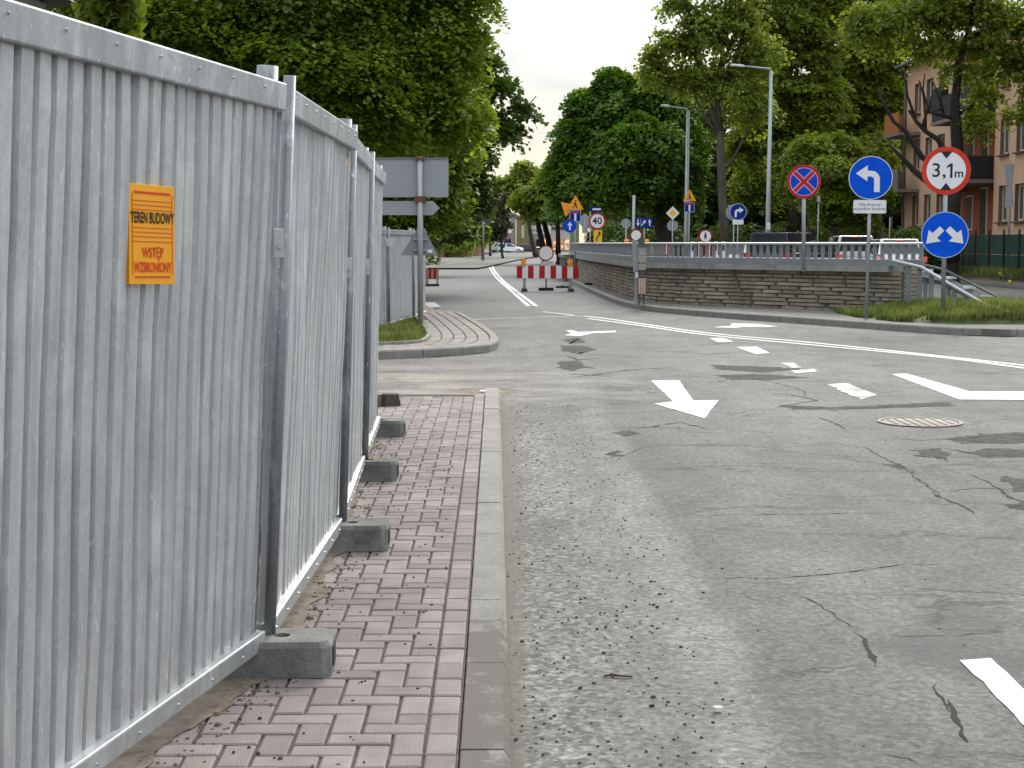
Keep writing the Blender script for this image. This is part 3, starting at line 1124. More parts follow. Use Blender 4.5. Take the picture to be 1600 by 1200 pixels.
patches = [
    [(1120, 586), (1180, 584), (1262, 590), (1200, 594), (1140, 593)],
    [(1500, 706), (1560, 700), (1640, 703), (1620, 714), (1540, 715)],
    [(1575, 788), (1610, 784), (1650, 796), (1610, 804)],
    [(1385, 726), (1405, 724), (1420, 731), (1400, 735)],
    [(955, 676), (985, 672), (1000, 678), (970, 681)],
    [(880, 530), (905, 528), (915, 535), (890, 537)],
    [(1215, 632), (1300, 636), (1350, 634), (1480, 628), (1490, 634), (1340, 639), (1240, 640)],
    [(1480, 686), (1530, 678), (1600, 676), (1660, 680), (1650, 692), (1560, 693), (1505, 692)],
    [(1425, 703), (1465, 700), (1482, 708), (1475, 717), (1440, 712)],
    [(875, 540), (910, 540), (932, 546), (905, 553), (880, 549)],
    [(872, 566), (905, 563), (915, 573), (895, 580), (878, 576)],
    [(945, 706), (965, 704), (972, 711), (955, 714)],
    [(1110, 570), (1200, 573), (1250, 577), (1190, 582), (1120, 577)],
    [(700, 608), (760, 604), (802, 607), (800, 615), (760, 617), (715, 612)],
    [(1560, 742), (1620, 752), (1640, 770), (1590, 768)],
]
for i, p in enumerate(patches):
    poly = ragged([G(x, y_, 0.0014) for x, y_ in p], 0.022, i + 9, 0.06)
    MB().face(poly).build('broken_patch', BROKEN if i != 13 else SOIL, road)

# manhole cover
mcen = (G(1372, 660.5) + G(1503, 660.5)) / 2
mr = (G(1503, 660.5) - G(1372, 660.5)).length / 2
IRON = M('rusty_iron', (0.14, 0.125, 0.11), 0.7, 0.2, var=0.3, scale=8, alt=(0.21, 0.2, 0.185), altpos=(0.45, 0.6), bump=0.4, bscale=60)
mh = thing('manhole_cover', 'round worn iron manhole cover set in the cracked carriageway', 'manhole cover', (mcen.x, mcen.y, 0))
fr = MB()
nn = 40
for r0, r1, z0, z1 in ((mr * 0.9, mr, 0.012, 0.012),):
    for i in range(nn):
        a, b = 2 * math.pi * i / nn, 2 * math.pi * (i + 1) / nn
        fr.face([(math.cos(a) * r0, math.sin(a) * r0, z0), (math.cos(a) * r1, math.sin(a) * r1, z1), (math.cos(b) * r1, math.sin(b) * r1, z1), (math.cos(b) * r0, math.sin(b) * r0, z0)])
        fr.face([(math.cos(a) * r1, math.sin(a) * r1, z1), (math.cos(a) * r1, math.sin(a) * r1, -.01), (math.cos(b) * r1, math.sin(b) * r1, -.01), (math.cos(b) * r1, math.sin(b) * r1, z1)])
fr.build('frame', IRON, mh)
MB().prism([(math.cos(2 * math.pi * i / nn) * mr * .88, math.sin(2 * math.pi * i / nn) * mr * .88) for i in range(nn)], 0.0, 0.008).build('lid', IRON, mh)
rb = MB()
for i in range(-3, 4):
    hw = math.sqrt(max(0, (mr * .8) ** 2 - (i * mr * .22) ** 2))
    rb.box((i * mr * .22, 0, 0.011), (mr * .05, 2 * hw, 0.005))
tag(rb.build('lid_ribs', IRON, mh), kind='stuff')

# loose grit, crumbs of asphalt and a twig
GRIT = M('loose_grit', (0.07, 0.062, 0.055), 0.95, var=0.5, scale=30, piece=0.5)
gr = MB()
for i in range(760):
    u = rng.random()
    yy = 3.8 + 11.5 * rng.random() ** 1.4
    if u < .55:
        x = rng.gauss(0.42, 0.2)
    elif u < .7:
        x = rng.gauss(0.62, 0.06)
    elif u < .9:
        x = abs(rng.gauss(0, 0.12)) - 0.02
    else:
        x = rng.uniform(0, 3.0)
    r_ = rng.uniform(0.003, 0.0085)
    if rng.random() < .06:
        r_ *= 1.5
    gr.box((x, yy, r_ * .35), (r_ * rng.uniform(.9, 1.8), r_ * rng.uniform(.9, 1.8), r_ * .8), rz=rng.uniform(0, 3), top=rng.uniform(.4, .8))
tag(gr.build('gravel', GRIT), kind='stuff')
gr = MB()
for i in range(260):
    yy = 4.0 + 10.5 * rng.random() ** 1.3
    x = -0.3 - 0.6 * rng.random()
    r_ = rng.uniform(0.003, 0.009)
    gr.box((x, yy, PZ + r_ * .35), (r_ * rng.uniform(.9, 1.8), r_ * rng.uniform(.9, 1.8), r_ * .8), rz=rng.uniform(0, 3), top=rng.uniform(.4, .8))
tag(gr.build('gravel', GRIT), kind='stuff')
a, b = G(943, 1056, 0.006), G(988, 1057, 0.006)
tw = MB().tube([a, a.lerp(b, .35) + Vector((0, .004, .003)), a.lerp(b, .7) + Vector((0, -.003, .002)), b], [.004, .005, .004, .003], 6).build('twig', M('dry_twig', (0.09, 0.05, 0.035), 0.9))
tag(tw, 'thin brown twig lying on the gritty edge of the carriageway', 'twig')
for i, (px, py, sz, lab) in enumerate(((764, 613, .13, 'white flattened scrap of paper at the far corner of the pink pavement'), (1122, 1113, .02, 'tiny white scrap of litter beside the pale dust streak in the road'))):
    c = G(px, py, 0.0)
    poly = [(c.x + math.cos(k_) * sz * rng.uniform(.6, 1.1), c.y + math.sin(k_) * sz * rng.uniform(.4, .8)) for k_ in [0, .9, 1.8, 2.9, 3.8, 4.9, 5.6]]
    o = MB().prism(poly, 0.006, 0.02).build('paper_scrap', M('paper_white', (.72, .71, .67), .8), None)
    tag(o, lab, 'litter')

# ================================================================== CONSTRUCTION FENCE
def corrugated(L_, z0, z1, seed, pitch=0.0885, depth=0.022):
    """trapezoid sheet: local x along the panel, -y towards the road"""
    prof = []
    x = 0.0
    rq = random.Random(seed * 7 + 1)
    while x < L_ - 1e-4:
        dj, wj = rq.gauss(0, .0022), rq.gauss(0, .0018)
        for dx, dy in ((0.0, 0.0), (0.02 + wj, 0.0), (0.0265 + wj, -depth + dj), (0.0825 + wj * .5, -depth + dj)):
            if x + dx <= L_:
                prof.append((x + dx, dy))
        x += pitch
    prof.append((L_, 0.0))
    rows = 14
    mb = MB()
    n = len(prof)
    for r_ in range(rows):
        z = z0 + (z1 - z0) * r_ / (rows - 1)
        for (px_, py_) in prof:
            e = 0.011 * mnoise.noise(Vector((px_ * 2.2 + seed * 3.3, z * 1.4, seed))) + 0.003 * mnoise.noise(Vector((px_ * 9 + seed, z * 6, seed * 2)))
            mb.v.append((px_, py_ + e, z))
    for r_ in range(rows - 1):
        for i in range(n - 1):
            a = r_ * n + i
            mb.f.append((a, a + 1, a + n + 1, a + n))
    return mb


def post_mb(h=2.09):
    mb = MB().tube([(0, 0, -0.02), (0, 0, h)], 0.021, 12)
    return mb


RIVET = M('rivet_steel', (0.5, 0.52, 0.53), 0.35, 0.7)


def fence_panel(p0, p1, seed, label, group, z0=0.1, H=1.975, lean=0.043, sheets=2, post=True):
    p0, p1 = Vector((p0[0], p0[1], PZ)), Vector((p1[0], p1[1], PZ))
    d = p1 - p0
    LN = d.length
    t = thing('site_fence', label, 'fence section', p0, math.atan2(d.y, d.x), group)
    t.rotation_euler = (lean, 0, math.atan2(d.y, d.x))
    x0, x1 = 0.028, LN - 0.085
    half = (x1 - x0) / sheets
    for k in range(sheets):
        mb = corrugated(half + 0.03, z0 + 0.02, H - 0.01, seed + k)
        o = mb.build('corrugated_sheet', GALV, t)
        o.location = (x0 + k * half, 0.002 - 0.004 * k, 0)
    # channels over the top and along the bottom, proud of the sheets
    MB().box(((x0 + LN) / 2 - .012, -0.02, H + 0.02), (LN - x0 - .024, 0.058, 0.092)).build('top_rail', GALVR, t, bevel=0.006)
    MB().box(((x0 + LN) / 2 - .012, -0.02, z0 + 0.024), (LN - x0 - .024, 0.058, 0.066)).build('bottom_rail', GALVR, t, bevel=0.006)
    for xx in (0.0, LN - 0.045):
        if xx == 0.0 and not post:
            continue
        mb = MB().tube([(0, 0, 0.0), (0, 0, H + 0.12 - (0.02 if xx == 0 else 0))], 0.0215 if xx == 0 else 0.036, 14)
        o = mb.build('post', GALVP, t, smooth=True)
        o.location = (xx, 0.016 if xx else -0.047, 0)
    rv = MB()
    for i in range(int(LN / 0.27)):
        for z, yy in ((H + 0.035, -0.051), (z0 + 0.02, -0.051)):
            x = x0 + 0.1 + i * 0.27
            rv.tube([(x, yy + .004, z), (x, yy - 0.003, z)], [0.0055, 0.0035], 8)

    rg = random.Random(seed)
    for i in range(10):
        x, z = rg.uniform(x0 + .05, x1 - .05), rg.uniform(.3, 1.7)
    tag(rv.build('rivets', RIVET, t), kind='stuff')
    return t


FP = [(-1.345, 3.05), (-0.91, 5.3), (-0.89, 7.5), (-0.99, 9.72), (-1.08, 11.95)]
fgroup = 'galvanised site fence panels'
names = ['long nearest corrugated steel fence panel carrying the orange site notice',
         'second corrugated fence panel from the front, between the first two joints',
         'third corrugated fence panel, pale and seen almost edge on',
         'last corrugated fence panel of the front run, ending beside the grey sign backs']
for i in range(4):
    p0, p1 = Vector(FP[i] + (0,)), Vector(FP[i + 1] + (0,))
    dd = (p1 - p0).normalized() * 0.025
    fence_panel((p0 + dd)[:2], (p1 - dd * 0.2)[:2], i * 5 + 1, names[i], fgroup, lean=(0.056, 0.05, 0.036, 0.03)[i])
fence_panel((-1.1, 12.05), (-3.15, 12.75), 31, 'corrugated fence panel turning the corner out of sight behind the front run', fgroup, lean=0.0)

CLIPM = M('clip_plate', (0.55, 0.56, 0.55), 0.4, 0.4)
for i, (z, lab) in enumerate(((1.5, 'pale coupling clip joining the nearest two fence panels'), (1.38, 'coupling clip with round bolt at the second fence joint'), (1.35, 'small pale coupling clip at the third fence joint'))):
    x, y_ = FP[i + 1]
    ln = 0.044
    c = thing('fence_coupler', lab, 'coupler', (x + (.056, .05, .036)[i] * z + 0.028, y_ - 0.035, PZ + z), 0.25, 'couplers of the site fence')
    MB().box((0, 0, 0), (0.036, 0.014, 0.1)).build('plate', CLIPM, c, bevel=0.003)
    MB().tube([(0.002, 0, -.01), (0.002, -.016, -.01)], 0.009, 8).build('bolt', RIVET, c)

# wire hooks sticking out of the far joint
hk = MB().tube([D(552, 430, 10.4), D(560, 433, 10.3), D(571, 434, 10.2), D(573, 438, 10.2)], 0.007, 6).build('wire_tie', M('wire', (.55, .55, .53), .4, .6))
tag(hk, 'bent pale wire tie sticking out of the third fence panel', 'wire')

# concrete feet
def foot_mesh():
    mb = MB()
    Ln, Wd, Ht, ch = 0.68, 0.22, 0.125, 0.03
    out = [(-Ln / 2 + ch, -Wd / 2), (Ln / 2 - ch, -Wd / 2), (Ln / 2, -Wd / 2 + ch), (Ln / 2, Wd / 2 - ch), (Ln / 2 - ch, Wd / 2), (-Ln / 2 + ch, Wd / 2), (-Ln / 2, Wd / 2 - ch), (-Ln / 2, -Wd / 2 + ch)]
    n = 8
    ins = 0.985
    mb.v += [(x, y_, 0) for x, y_ in out] + [(x, y_, Ht - 0.02) for x, y_ in out]
    top = [(x * 0.965, y_ * 0.9, Ht) for x, y_ in out]
    mb.v += top
    for k in range(2):
        for i in range(n):
            j = (i + 1) % n
            mb.f.append((k * n + i, k * n + j, k * n + n + j, k * n + n + i))
    # top face bridged round two holes
    def hole(cx, r):
        b = len(mb.v)
        for z in (Ht, 0.03):
            for k in range(12):
                a = 2 * math.pi * k / 12
                mb.v.append((cx + math.cos(a) * r, math.sin(a) * r, z))
        for k in range(12):
            k2 = (k + 1) % 12
            mb.f.append((b + k, b + k2, b + 12 + k2, b + 12 + k))
        mb.f.append(tuple(b + 12 + k for k in range(12)))
        return [b + k for k in range(12)]
    h1, h2 = hole(-0.12, 0.03), hole(0.16, 0.03)
    # split the top into a left and right half, each bridged to its hole
    b = len(mb.v)
    mb.v += [(0.02, -Wd / 2 * 0.9, Ht), (0.02, Wd / 2 * 0.9, Ht)]
    T = [2 * n + i for i in range(n)]
    right = [b, T[1], T[2], T[3], T[4], b + 1]
    left = [b + 1, T[5], T[6], T[7], T[0], b]
    for ringo, hh, cx in ((right, h2, .16), (left, h1, -.12)):
        co = [mb.v[i] for i in ringo]
        ang = [math.atan2(c[1], c[0] - cx) for c in co]
        m_ = len(ringo)
        def near_k(a):
            return int(round((a % (2 * math.pi)) / (2 * math.pi) * 12)) % 12
        ks = [near_k(a) for a in ang]
        for i in range(m_):
            j = (i + 1) % m_
            k0, k1 = ks[i], ks[j]
            seq = [k0]
            while seq[-1] != k1 and len(seq) < 14:
                seq.append((seq[-1] + 1) % 12)
            mb.f.append(tuple([ringo[i], ringo[j]] + [hh[k_] for k_ in reversed(seq)]))
    return mb.mesh('concrete_body', FOOT)


fm = foot_mesh()
flabels = ['nearest dark concrete fence foot under the first joint', 'second concrete fence foot from the front on the pink pavement', 'third concrete fence foot from the front, small and worn', 'fourth and farthest whole concrete fence foot']
for i in range(4):
    x, y_ = FP[i + 1]
    t = thing('concrete_block', flabels[i], 'concrete block', (x + (-.06, -.06, -.08, -.10)[i], y_ + 0.0, PZ + 0.001), (0.03, 0.02, -0.02, 0.0)[i], 'concrete feet of the site fence')
    o = mesh_obj('concrete_body', fm, t)
    MB().box((0.335, 0, 0.06), (0.02, 0.09, 0.07)).build('grip_recess', DARKHOLE, t)
# rubble beyond the last foot
for i, (px, py, sz, lab) in enumerate(((601, 634, .09, 'dark broken concrete lump lying beyond the last fence foot'),)):
    c = G(px, py, PZ)
    mb = MB()
    for k_ in range(5):
        mb.box((c.x + rng.uniform(-.1, .1), c.y + rng.uniform(-.1, .1), PZ + .05), (.14, .12, .11), rz=rng.uniform(0, 3), top=.6)
    tag(mb.build('rubble_heap', M('dark_rubble', (.07, .06, .05), .95, var=.3, scale=10, bump=.8, bscale=40)), lab, 'rubble')

# ---- lettering
TXT = {}


def text(body, size, mat, parent, name, loc, sx=1.0, bold=0.0, serif=False, space=1.0):
    cu = bpy.data.curves.new(name, 'FONT')
    cu.body = body
    cu.size = size
    cu.align_x = 'CENTER'
    cu.align_y = 'CENTER'
    cu.offset = bold
    cu.space_character = space
    cu.resolution_u = 3
    ob = bpy.data.objects.new(name, cu)
    COL.objects.link(ob)
    bpy.context.view_layer.update()
    me = bpy.data.meshes.new_from_object(ob.evaluated_get(bpy.context.evaluated_depsgraph_get()))
    bpy.data.objects.remove(ob)
    bpy.data.curves.remove(cu)
    # lay the flat text into the x,z plane facing -y
    me.transform(Matrix(((sx, 0, 0, 0), (0, 0, 1, 0), (0, 1, 0, 0), (0, 0, 0, 1))))
    me.flip_normals()
    me.materials.clear()
    me.materials.append(mat)
    o = bpy.data.objects.new(name, me)
    COL.objects.link(o)
    o.parent = parent
    o.location = loc
    return o


# ---- orange site notice hung on the nearest panel
SITE_O = M('notice_orange', (0.95, 0.42, 0.01), 0.4, var=0.05, scale=8)
SITE_R = M('notice_red', (0.72, 0.06, 0.01), 0.5)
ns = thing('site_notice', 'bright orange plastic notice hung on the nearest fence panel', 'notice', (-0.985, 4.22, PZ + 1.523), 0)
WS, HS = 0.205, 0.27
ns.rotation_euler = (0.0, R(1.2), math.atan2(2.25, 0.473) - R(11) + 0)
# local x along the panel, -y to the road
MB().box((0, 0, 0), (WS, 0.004, HS)).build('board', SITE_O, ns, bevel=0.001)
MB().box((-WS / 2 + 0.002, 0.018, 0), (0.004, 0.034, HS)).build('side_flap', SITE_O, ns)
MB().box((0, 0.018, HS / 2 - .002), (WS - .01, 0.034, 0.004)).build('top_flap', SITE_O, ns)
fy = -0.0034
o = MB()
o.box((0, fy, HS / 2 - .022), (WS * .8, 0.001, .006))
for z in (.091, .079, .067, .018, .006, -.006, -.019):
    o.box((0, fy, z), (WS * .86, 0.001, .0016))
for x in (-WS * .44, WS * .44):
    o.box((x, fy, -0.0), (.0016, 0.001, HS * .82))
o.box((0, fy, -HS / 2 + .02), (WS * .78, 0.001, .004))
o.build('printed_frame', SITE_R, ns)
text('TEREN BUDOWY', 0.042, BLACK, ns, 'black_lettering', (0, fy - .0006, 0.044), sx=0.6, bold=0.001)
text('WSTĘP', 0.038, SITE_R, ns, 'red_lettering', (0, fy - .0006, -0.05), sx=0.78, bold=0.0009)
text('WZBRONIONY', 0.038, SITE_R, ns, 'red_lettering', (0, fy - .0006, -0.09), sx=0.64, bold=0.0009)
# small yellow stickers
for i, (px, y_, py, lab) in enumerate(((532, 7.42, 232, 'small yellow and black sticker high on the second fence panel'), (600, 11.85, 262, 'tiny yellow and black sticker at the end of the last front panel'))):
    p = D(px, py, y_)
    st = thing('warning_sticker', lab, 'sticker', ((-.89 + .05 * 1.93 + .008, -1.077 + .03 * 1.93 + .008)[i], (7.36, 11.72)[i], PZ + 1.92 - .02 * i), math.atan2(2.2, 0.02 if i == 0 else -.08), 'yellow stickers on the fence')
    MB().box((0, 0, 0), (0.11, 0.006, 0.11)).build('plate', YELLOW, st)
    m_ = MB()
    for k in range(3):
        m_.box((-.03 + .03 * k, -.0045, .012 * (k % 2)), (.018, .002, .05))
    m_.build('black_mark', BLACK, st)

# ---- second run of fencing on the lawn
F2 = [D(560, 492, 26.5), D(604, 496, 27.6), D(643, 492, 30.2), D(664, 487, 32.6)]
lab2 = ['far fence panel half hidden behind the front run', 'far fence panel on the lawn carrying a white tag', 'far fence panel with bent bright ribs behind the grey warning triangle']
GALV2 = GALV
for i in range(3):
    fence_panel((F2[i].x, F2[i].y), (F2[i + 1].x, F2[i + 1].y), 60 + i * 3, lab2[i], 'second run of site fence on the lawn', z0=0.02, H=1.68, lean=0.0)
p = D(610, 378, 27.6)
tg = MB().box((p.x, p.y - .12, p.z), (0.12, 0.02, 0.15)).build('white_tag', M('tag_white', (.6, .62, .63), .5))
tag(tg, 'small white tag fixed to the far fence on the lawn', 'tag')


# ================================================================== SIGNS
def sign_root(name, label, px, Y, zb, cat='road sign', yaw=None, group=None, lean=0.0):
    p = D(px, 380, Y)
    t = thing(name, label, cat, (p.x, Y, zb), -math.atan2(p.x, Y) * 0.6 if yaw is None else yaw, group)
    t.rotation_euler[1] = lean or rng.gauss(0, .009)
    t.rotation_euler[2] += rng.gauss(0, .03)
    return t


def zpx(py, Y):
    return CZ + ray(800, py).z / ray(800, py).y * Y


def pole(t, h, r=0.03, x=0.0, y=0.0, z0=0.0, mat=None):
    return MB().tube([(x, y, z0), (x, y, h)], r, 10).build('pole', mat or POLE, t, smooth=True)


def plate_round(t, z, r, x=0.0, face=None, border=None, bw=0.1, back_only=False, y=-0.04, label=None):
    o = MB().plate(circ(x, z, r, 40), y - 0.012, y).build('plate', SIGNBACK, t)
    # stiffening lip seen from the back
    if back_only:
        return o
    if face:
        MB().sheet(circ(x, z, r * (1 - bw) + .001), y - 0.0135).build('face', face, t)
    if border:
        MB().ring(z, r * (1 - bw), r * 0.995, y - 0.0135, cx=x).build('border', border, t)
    return o


def arrow_up(s_, z0=0.0):
    return [(-.11 * s_, -.6 * s_ + z0), (.11 * s_, -.6 * s_ + z0), (.11 * s_, .05 * s_ + z0), (.36 * s_, .05 * s_ + z0), (0, .62 * s_ + z0), (-.36 * s_, .05 * s_ + z0), (-.11 * s_, .05 * s_ + z0)]


def arrow_turn(s_, left=True):
    # shaft from below, bending sideways, with a head
    k = -1 if left else 1
    pts_ = [(-.5, -.62), (-.22, -.62), (-.22, -.02)]
    pts_ = []
    xs = -0.42
    pts_ += [(xs, -.64), (xs + .26, -.64), (xs + .26, -.1)]
    pts_ += [(xs + .26 + .16 - math.cos(a) * .16, -.1 + math.sin(a) * .16) for a in (R(30), R(60), R(90))]
    pts_ += [(.14, .06), (.14, -.16), (.66, .2), (.14, .56), (.14, .32)]
    pts_ += [(xs + .40 - math.cos(a) * .40, -.08 + math.sin(a) * .40) for a in (R(90), R(65), R(40), R(15))]
    return [(p[0] * s_ * k, p[1] * s_) for p in pts_]


def off(poly, dx, dz):
    return [(p[0] + dx, p[1] + dz) for p in poly]


def clamp(t, z, x=0.0):
    return MB().box((x, -0.012, z), (0.1, 0.075, 0.035)).build('clamp', POLE, t)


# height limit sign with two-way arrows
Y = 28.6
zb = 0.36
t = sign_root('road_sign', 'red ringed 3,1 m height limit above a blue disc with two splayed arrows', 1476, Y, zb)
zz = zpx(267, Y) - zb
r_ = 37.0 / 2400 * Y
pole(t, zz + 0.3, 0.042)
plate_round(t, zz, r_, face=WHITE, border=M('bright_red_sheeting', (0.62, 0.045, 0.02), .5, spec=.15), bw=0.2)
f = -0.0555
for sg in (1, -1):
    MB().sheet([(-.24 * r_, zz + sg * .80 * r_), (.24 * r_, zz + sg * .80 * r_), (0, zz + sg * .5 * r_)][::1], f - .001).build('black_wedge', BLACK, t)
text('3,', r_ * .82, BLACK, t, 'height_figure', (-r_ * .3, f - .002, zz), bold=0.002, space=1.05)
MB().sheet([(r_ * (.16 + a_), zz + r_ * b_) for a_, b_ in ((.0, -.3), (.095, -.3), (.095, .3), (.01, .3), (-.13, .2), (-.13, .11), (0.0, .19))], f - .002).build('height_figure', BLACK, t)
text('m', r_ * .5, BLACK, t, 'unit_letter', (r_ * .52, f - .002, zz - .12 * r_), bold=0.003)
zz2 = zpx(367, Y) - zb
r2 = 36.0 / 2400 * Y
plate_round(t, zz2, r2, face=M('bright_blue_sheeting', (0.0, 0.085, 0.66), .5, spec=.12), border=M('pale_blue_rim', (.32, .5, .75), .4), bw=0.04)
for sg in (-1, 1):
    a = R(-45) if sg > 0 else R(-135)
    u, v_ = Vector((math.cos(a), math.sin(a))), Vector((-math.sin(a), math.cos(a)))
    base_ = Vector((sg * .1 * r2, .24 * r2))
    loc_ = [(0, .17), (.42, .17), (.36, .42), (1.0, 0), (.36, -.42), (.42, -.17), (0, -.17)]
    pts_ = [(-sg * a_ * r2 * -1, zz2 + b_ * r2) for a_, b_ in ((.78, -.38), (.68, .22), (.52, .08), (.21, .37), (.03, .18), (.33, -.13), (.16, -.27))]
    MB().sheet(pts_, f - .001).build('white_arrow', WHITE, t)
for z in (zz + .15, zz - .15, zz2 + .15, zz2 - .15):
    clamp(t, z)

# mandatory left turn with white notice
Y = 29.6
zb = 0.13
t = sign_root('road_sign', 'blue round sign with white left turn arrow above a small white text plate', 1356, Y, zb)
zz = zpx(278, Y) - zb
r_ = 33.5 / 2400 * Y
pole(t, zz + .25, 0.034)
plate_round(t, zz, r_, face=M('bright_blue_sheeting', (0, .13, .72)), border=WHITE, bw=0.035)
MB().sheet(off(arrow_turn(r_ * 1.02, True), 0, zz), f - .001).build('white_arrow', WHITE, t)
z3 = zpx(323, Y) - zb
MB().plate(rrect(0, z3, 50 / 2400 * Y, 20.5 / 2400 * Y, .03), -.052, -.04).build('text_plate', WHITE, t)
text('Nie dotyczy\npojazdów budowy', 0.082, BLACK, t, 'plate_lettering', (0, -.0535, z3), sx=1.0, bold=.0)
for z in (zz + .12, zz - .12, z3):
    clamp(t, z)

# no stopping
Y = 32.2
zb = 0.98
t = sign_root('road_sign', 'blue no stopping disc with red ring and diagonal red cross, on the parapet', 1256.5, Y, zb)
zz = zpx(284, Y) - zb
r_ = 26.0 / 2400 * Y
pole(t, zz + .2, 0.042, z0=0.0)
plate_round(t, zz, r_, face=BLUE, border=RED, bw=0.17)
PALE = M('pale_violet_line', (.5, .42, .7), .4)
for k, a in enumerate((45, -45)):
    c_, s_ = math.cos(R(a)), math.sin(R(a))
    for wd, mt, yy, nm in ((.155, PALE, -.001, 'cross_edge'), (.105, RED, -.0022, 'cross_bar')):
        hw, hl = r_ * wd, r_ * .84
        pts_ = [(c_ * x - s_ * z, s_ * x + c_ * z + zz) for x, z in ((-hl, -hw), (hl, -hw), (hl, hw), (-hl, hw))]
        MB().sheet(pts_, f + yy - k * .0004).build(nm, mt, t)
MB().ring(zz, r_ * .8, r_ * .835, f - .003).build('inner_line', PALE, t)
clamp(t, zz - .1)
clamp(t, zz + .1)

# right turn with plate
Y = 54.0
zb = 0.05
t = sign_root('road_sign', 'blue round right turn sign with white plate, twin thin poles beyond the railing', 1152, Y, zb)
zz = zpx(331, Y) - zb
r_ = 13.0 / 2400 * Y
pole(t, zz, .022, x=-.14)
pole(t, zz, .022, x=.0, y=.0)
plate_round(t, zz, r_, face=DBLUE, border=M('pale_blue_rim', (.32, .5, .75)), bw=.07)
MB().sheet(off(arrow_turn(r_ * .98, False), 0, zz), f - .001).build('white_arrow', WHITE, t)
z3 = zpx(347, Y) - zb
MB().plate(rrect(0, z3, 17 / 2400 * Y, 7.5 / 2400 * Y, .02), -.052, -.04).build('text_plate', WHITE, t)
plate_round(t, zz - .02, r_ * .98, x=-.14, back_only=True, y=0.08)

# no pedestrians
Y = 52.0
t = sign_root('road_sign', 'small white disc with dark red ring and black walking figure, above red barriers', 1102, Y, 0.05)
zz = zpx(369, Y) - .05
r_ = 11.0 / 2400 * Y
pole(t, zz, .02)
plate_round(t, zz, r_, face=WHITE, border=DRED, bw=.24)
mb = MB()
mb.sheet([(-.1 * r_, zz - .55 * r_), (0.02 * r_, zz - .1 * r_), (.1 * r_, zz - .55 * r_), (.18 * r_, zz - .5 * r_), (.14 * r_, zz + .28 * r_), (-.14 * r_, zz + .28 * r_), (-.2 * r_, zz - .1 * r_)], f - .001)
mb.sheet(circ(0, zz + .42 * r_, .12 * r_, 12), f - .001)
mb.build('walking_figure', BLACK, t)


def works_triangle(t, z, s_, x=0.0, y=-.04, rot=0.0, name='warning_triangle'):
    def tri(k):
        return [(x + k * s_ * math.cos(R(a) + rot), z + k * s_ * math.sin(R(a) + rot)) for a in (90, 210, 330)]
    MB().plate(tri(1.0), y - .012, y).build(name, ORANGE, t)
    mb = MB()
    if rot == 0.0:
        q = s_
        mb.sheet([(x - .34 * q, z - .36 * q), (x - .2 * q, z - .36 * q), (x - .06 * q, z - .02 * q), (x + .08 * q, z - .36 * q), (x + .2 * q, z - .36 * q), (x + .1 * q, z + .08 * q), (x - .0 * q, z + .3 * q), (x - .16 * q, z + .26 * q), (x - .1 * q, z + .02 * q)], y - .0135)
        mb.sheet(circ(x + .02 * q, z + .42 * q, .09 * q, 10), y - .0135)
        mb.build('worker_symbol', BLACK, t)


def dead_end(t, z, s_, x=0.0, y=-.04):
    MB().plate(rrect(x, z, s_, s_ * 1.02, s_ * .06), y - .012, y).build('plate', M('pale_blue_rim', (.32, .5, .75)), t)
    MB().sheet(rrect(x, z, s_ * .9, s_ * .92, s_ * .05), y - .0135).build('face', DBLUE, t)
    MB().sheet([(x - .09 * s_, z - .42 * s_), (x + .09 * s_, z - .42 * s_), (x + .09 * s_, z + .2 * s_), (x - .09 * s_, z + .2 * s_)], y - .0145).build('white_stem', WHITE, t)
    MB().sheet([(x - .3 * s_, z + .2 * s_), (x + .3 * s_, z + .2 * s_), (x + .3 * s_, z + .38 * s_), (x - .3 * s_, z + .38 * s_)], y - .0146).build('red_bar', M('muted_red', (.45, .03, .08), .45), t)


# works triangle and dead end by the streetlight
Y = 66.0
t = sign_root('road_sign', 'orange works triangle above a blue dead end sign, by the left streetlight', 1076, Y, .05)
zz = zpx(308, Y) - .05
pole(t, zz, .03)
works_triangle(t, zz, 12.0 / 2400 * Y)
dead_end(t, zpx(323.5, Y) - .05, 15.5 / 2400 * Y)
# yellow diamond with grey disc back
Y = 58.0
t = sign_root('road_sign', 'yellow and white priority diamond above the grey back of a round sign', 1051, Y, .05)
zz = zpx(333, Y) - .05
s_ = 10.5 / 2400 * Y
pole(t, zz, .022)
MB().plate([(-s_, zz), (0, zz - s_), (s_, zz), (0, zz + s_)], -.052, -.04).build('plate', WHITE, t)
MB().sheet([(-s_ * .58, zz), (0, zz - s_ * .58), (s_ * .58, zz), (0, zz + s_ * .58)], -.0535).build('yellow_centre', YELLOW, t)
plate_round(t, zpx(352.5, Y) - .05, 8.6 / 2400 * Y, back_only=True, y=.05)
# grey round backs
for px, py, rr, Y, lab in ((978.5, 349, 7.6, 58, 'small grey back of a round sign left of the tall plain pole'), (915, 345, 9.5, 66, 'grey back of a round sign half hidden behind the speed limit')):
    t = sign_root('road_sign', lab, px, Y, .05)
    zz = zpx(py, Y) - .05
    pole(t, zz + .1, .022)
    plate_round(t, zz, rr / 2400 * Y, back_only=True, y=.05)
    if px < 950:
        MB().plate(rrect(0, zz - 14 / 2400 * Y, 9 / 2400 * Y, 10 / 2400 * Y, .02), -.05, -.04).build('back_plate', SIGNBACK, t)
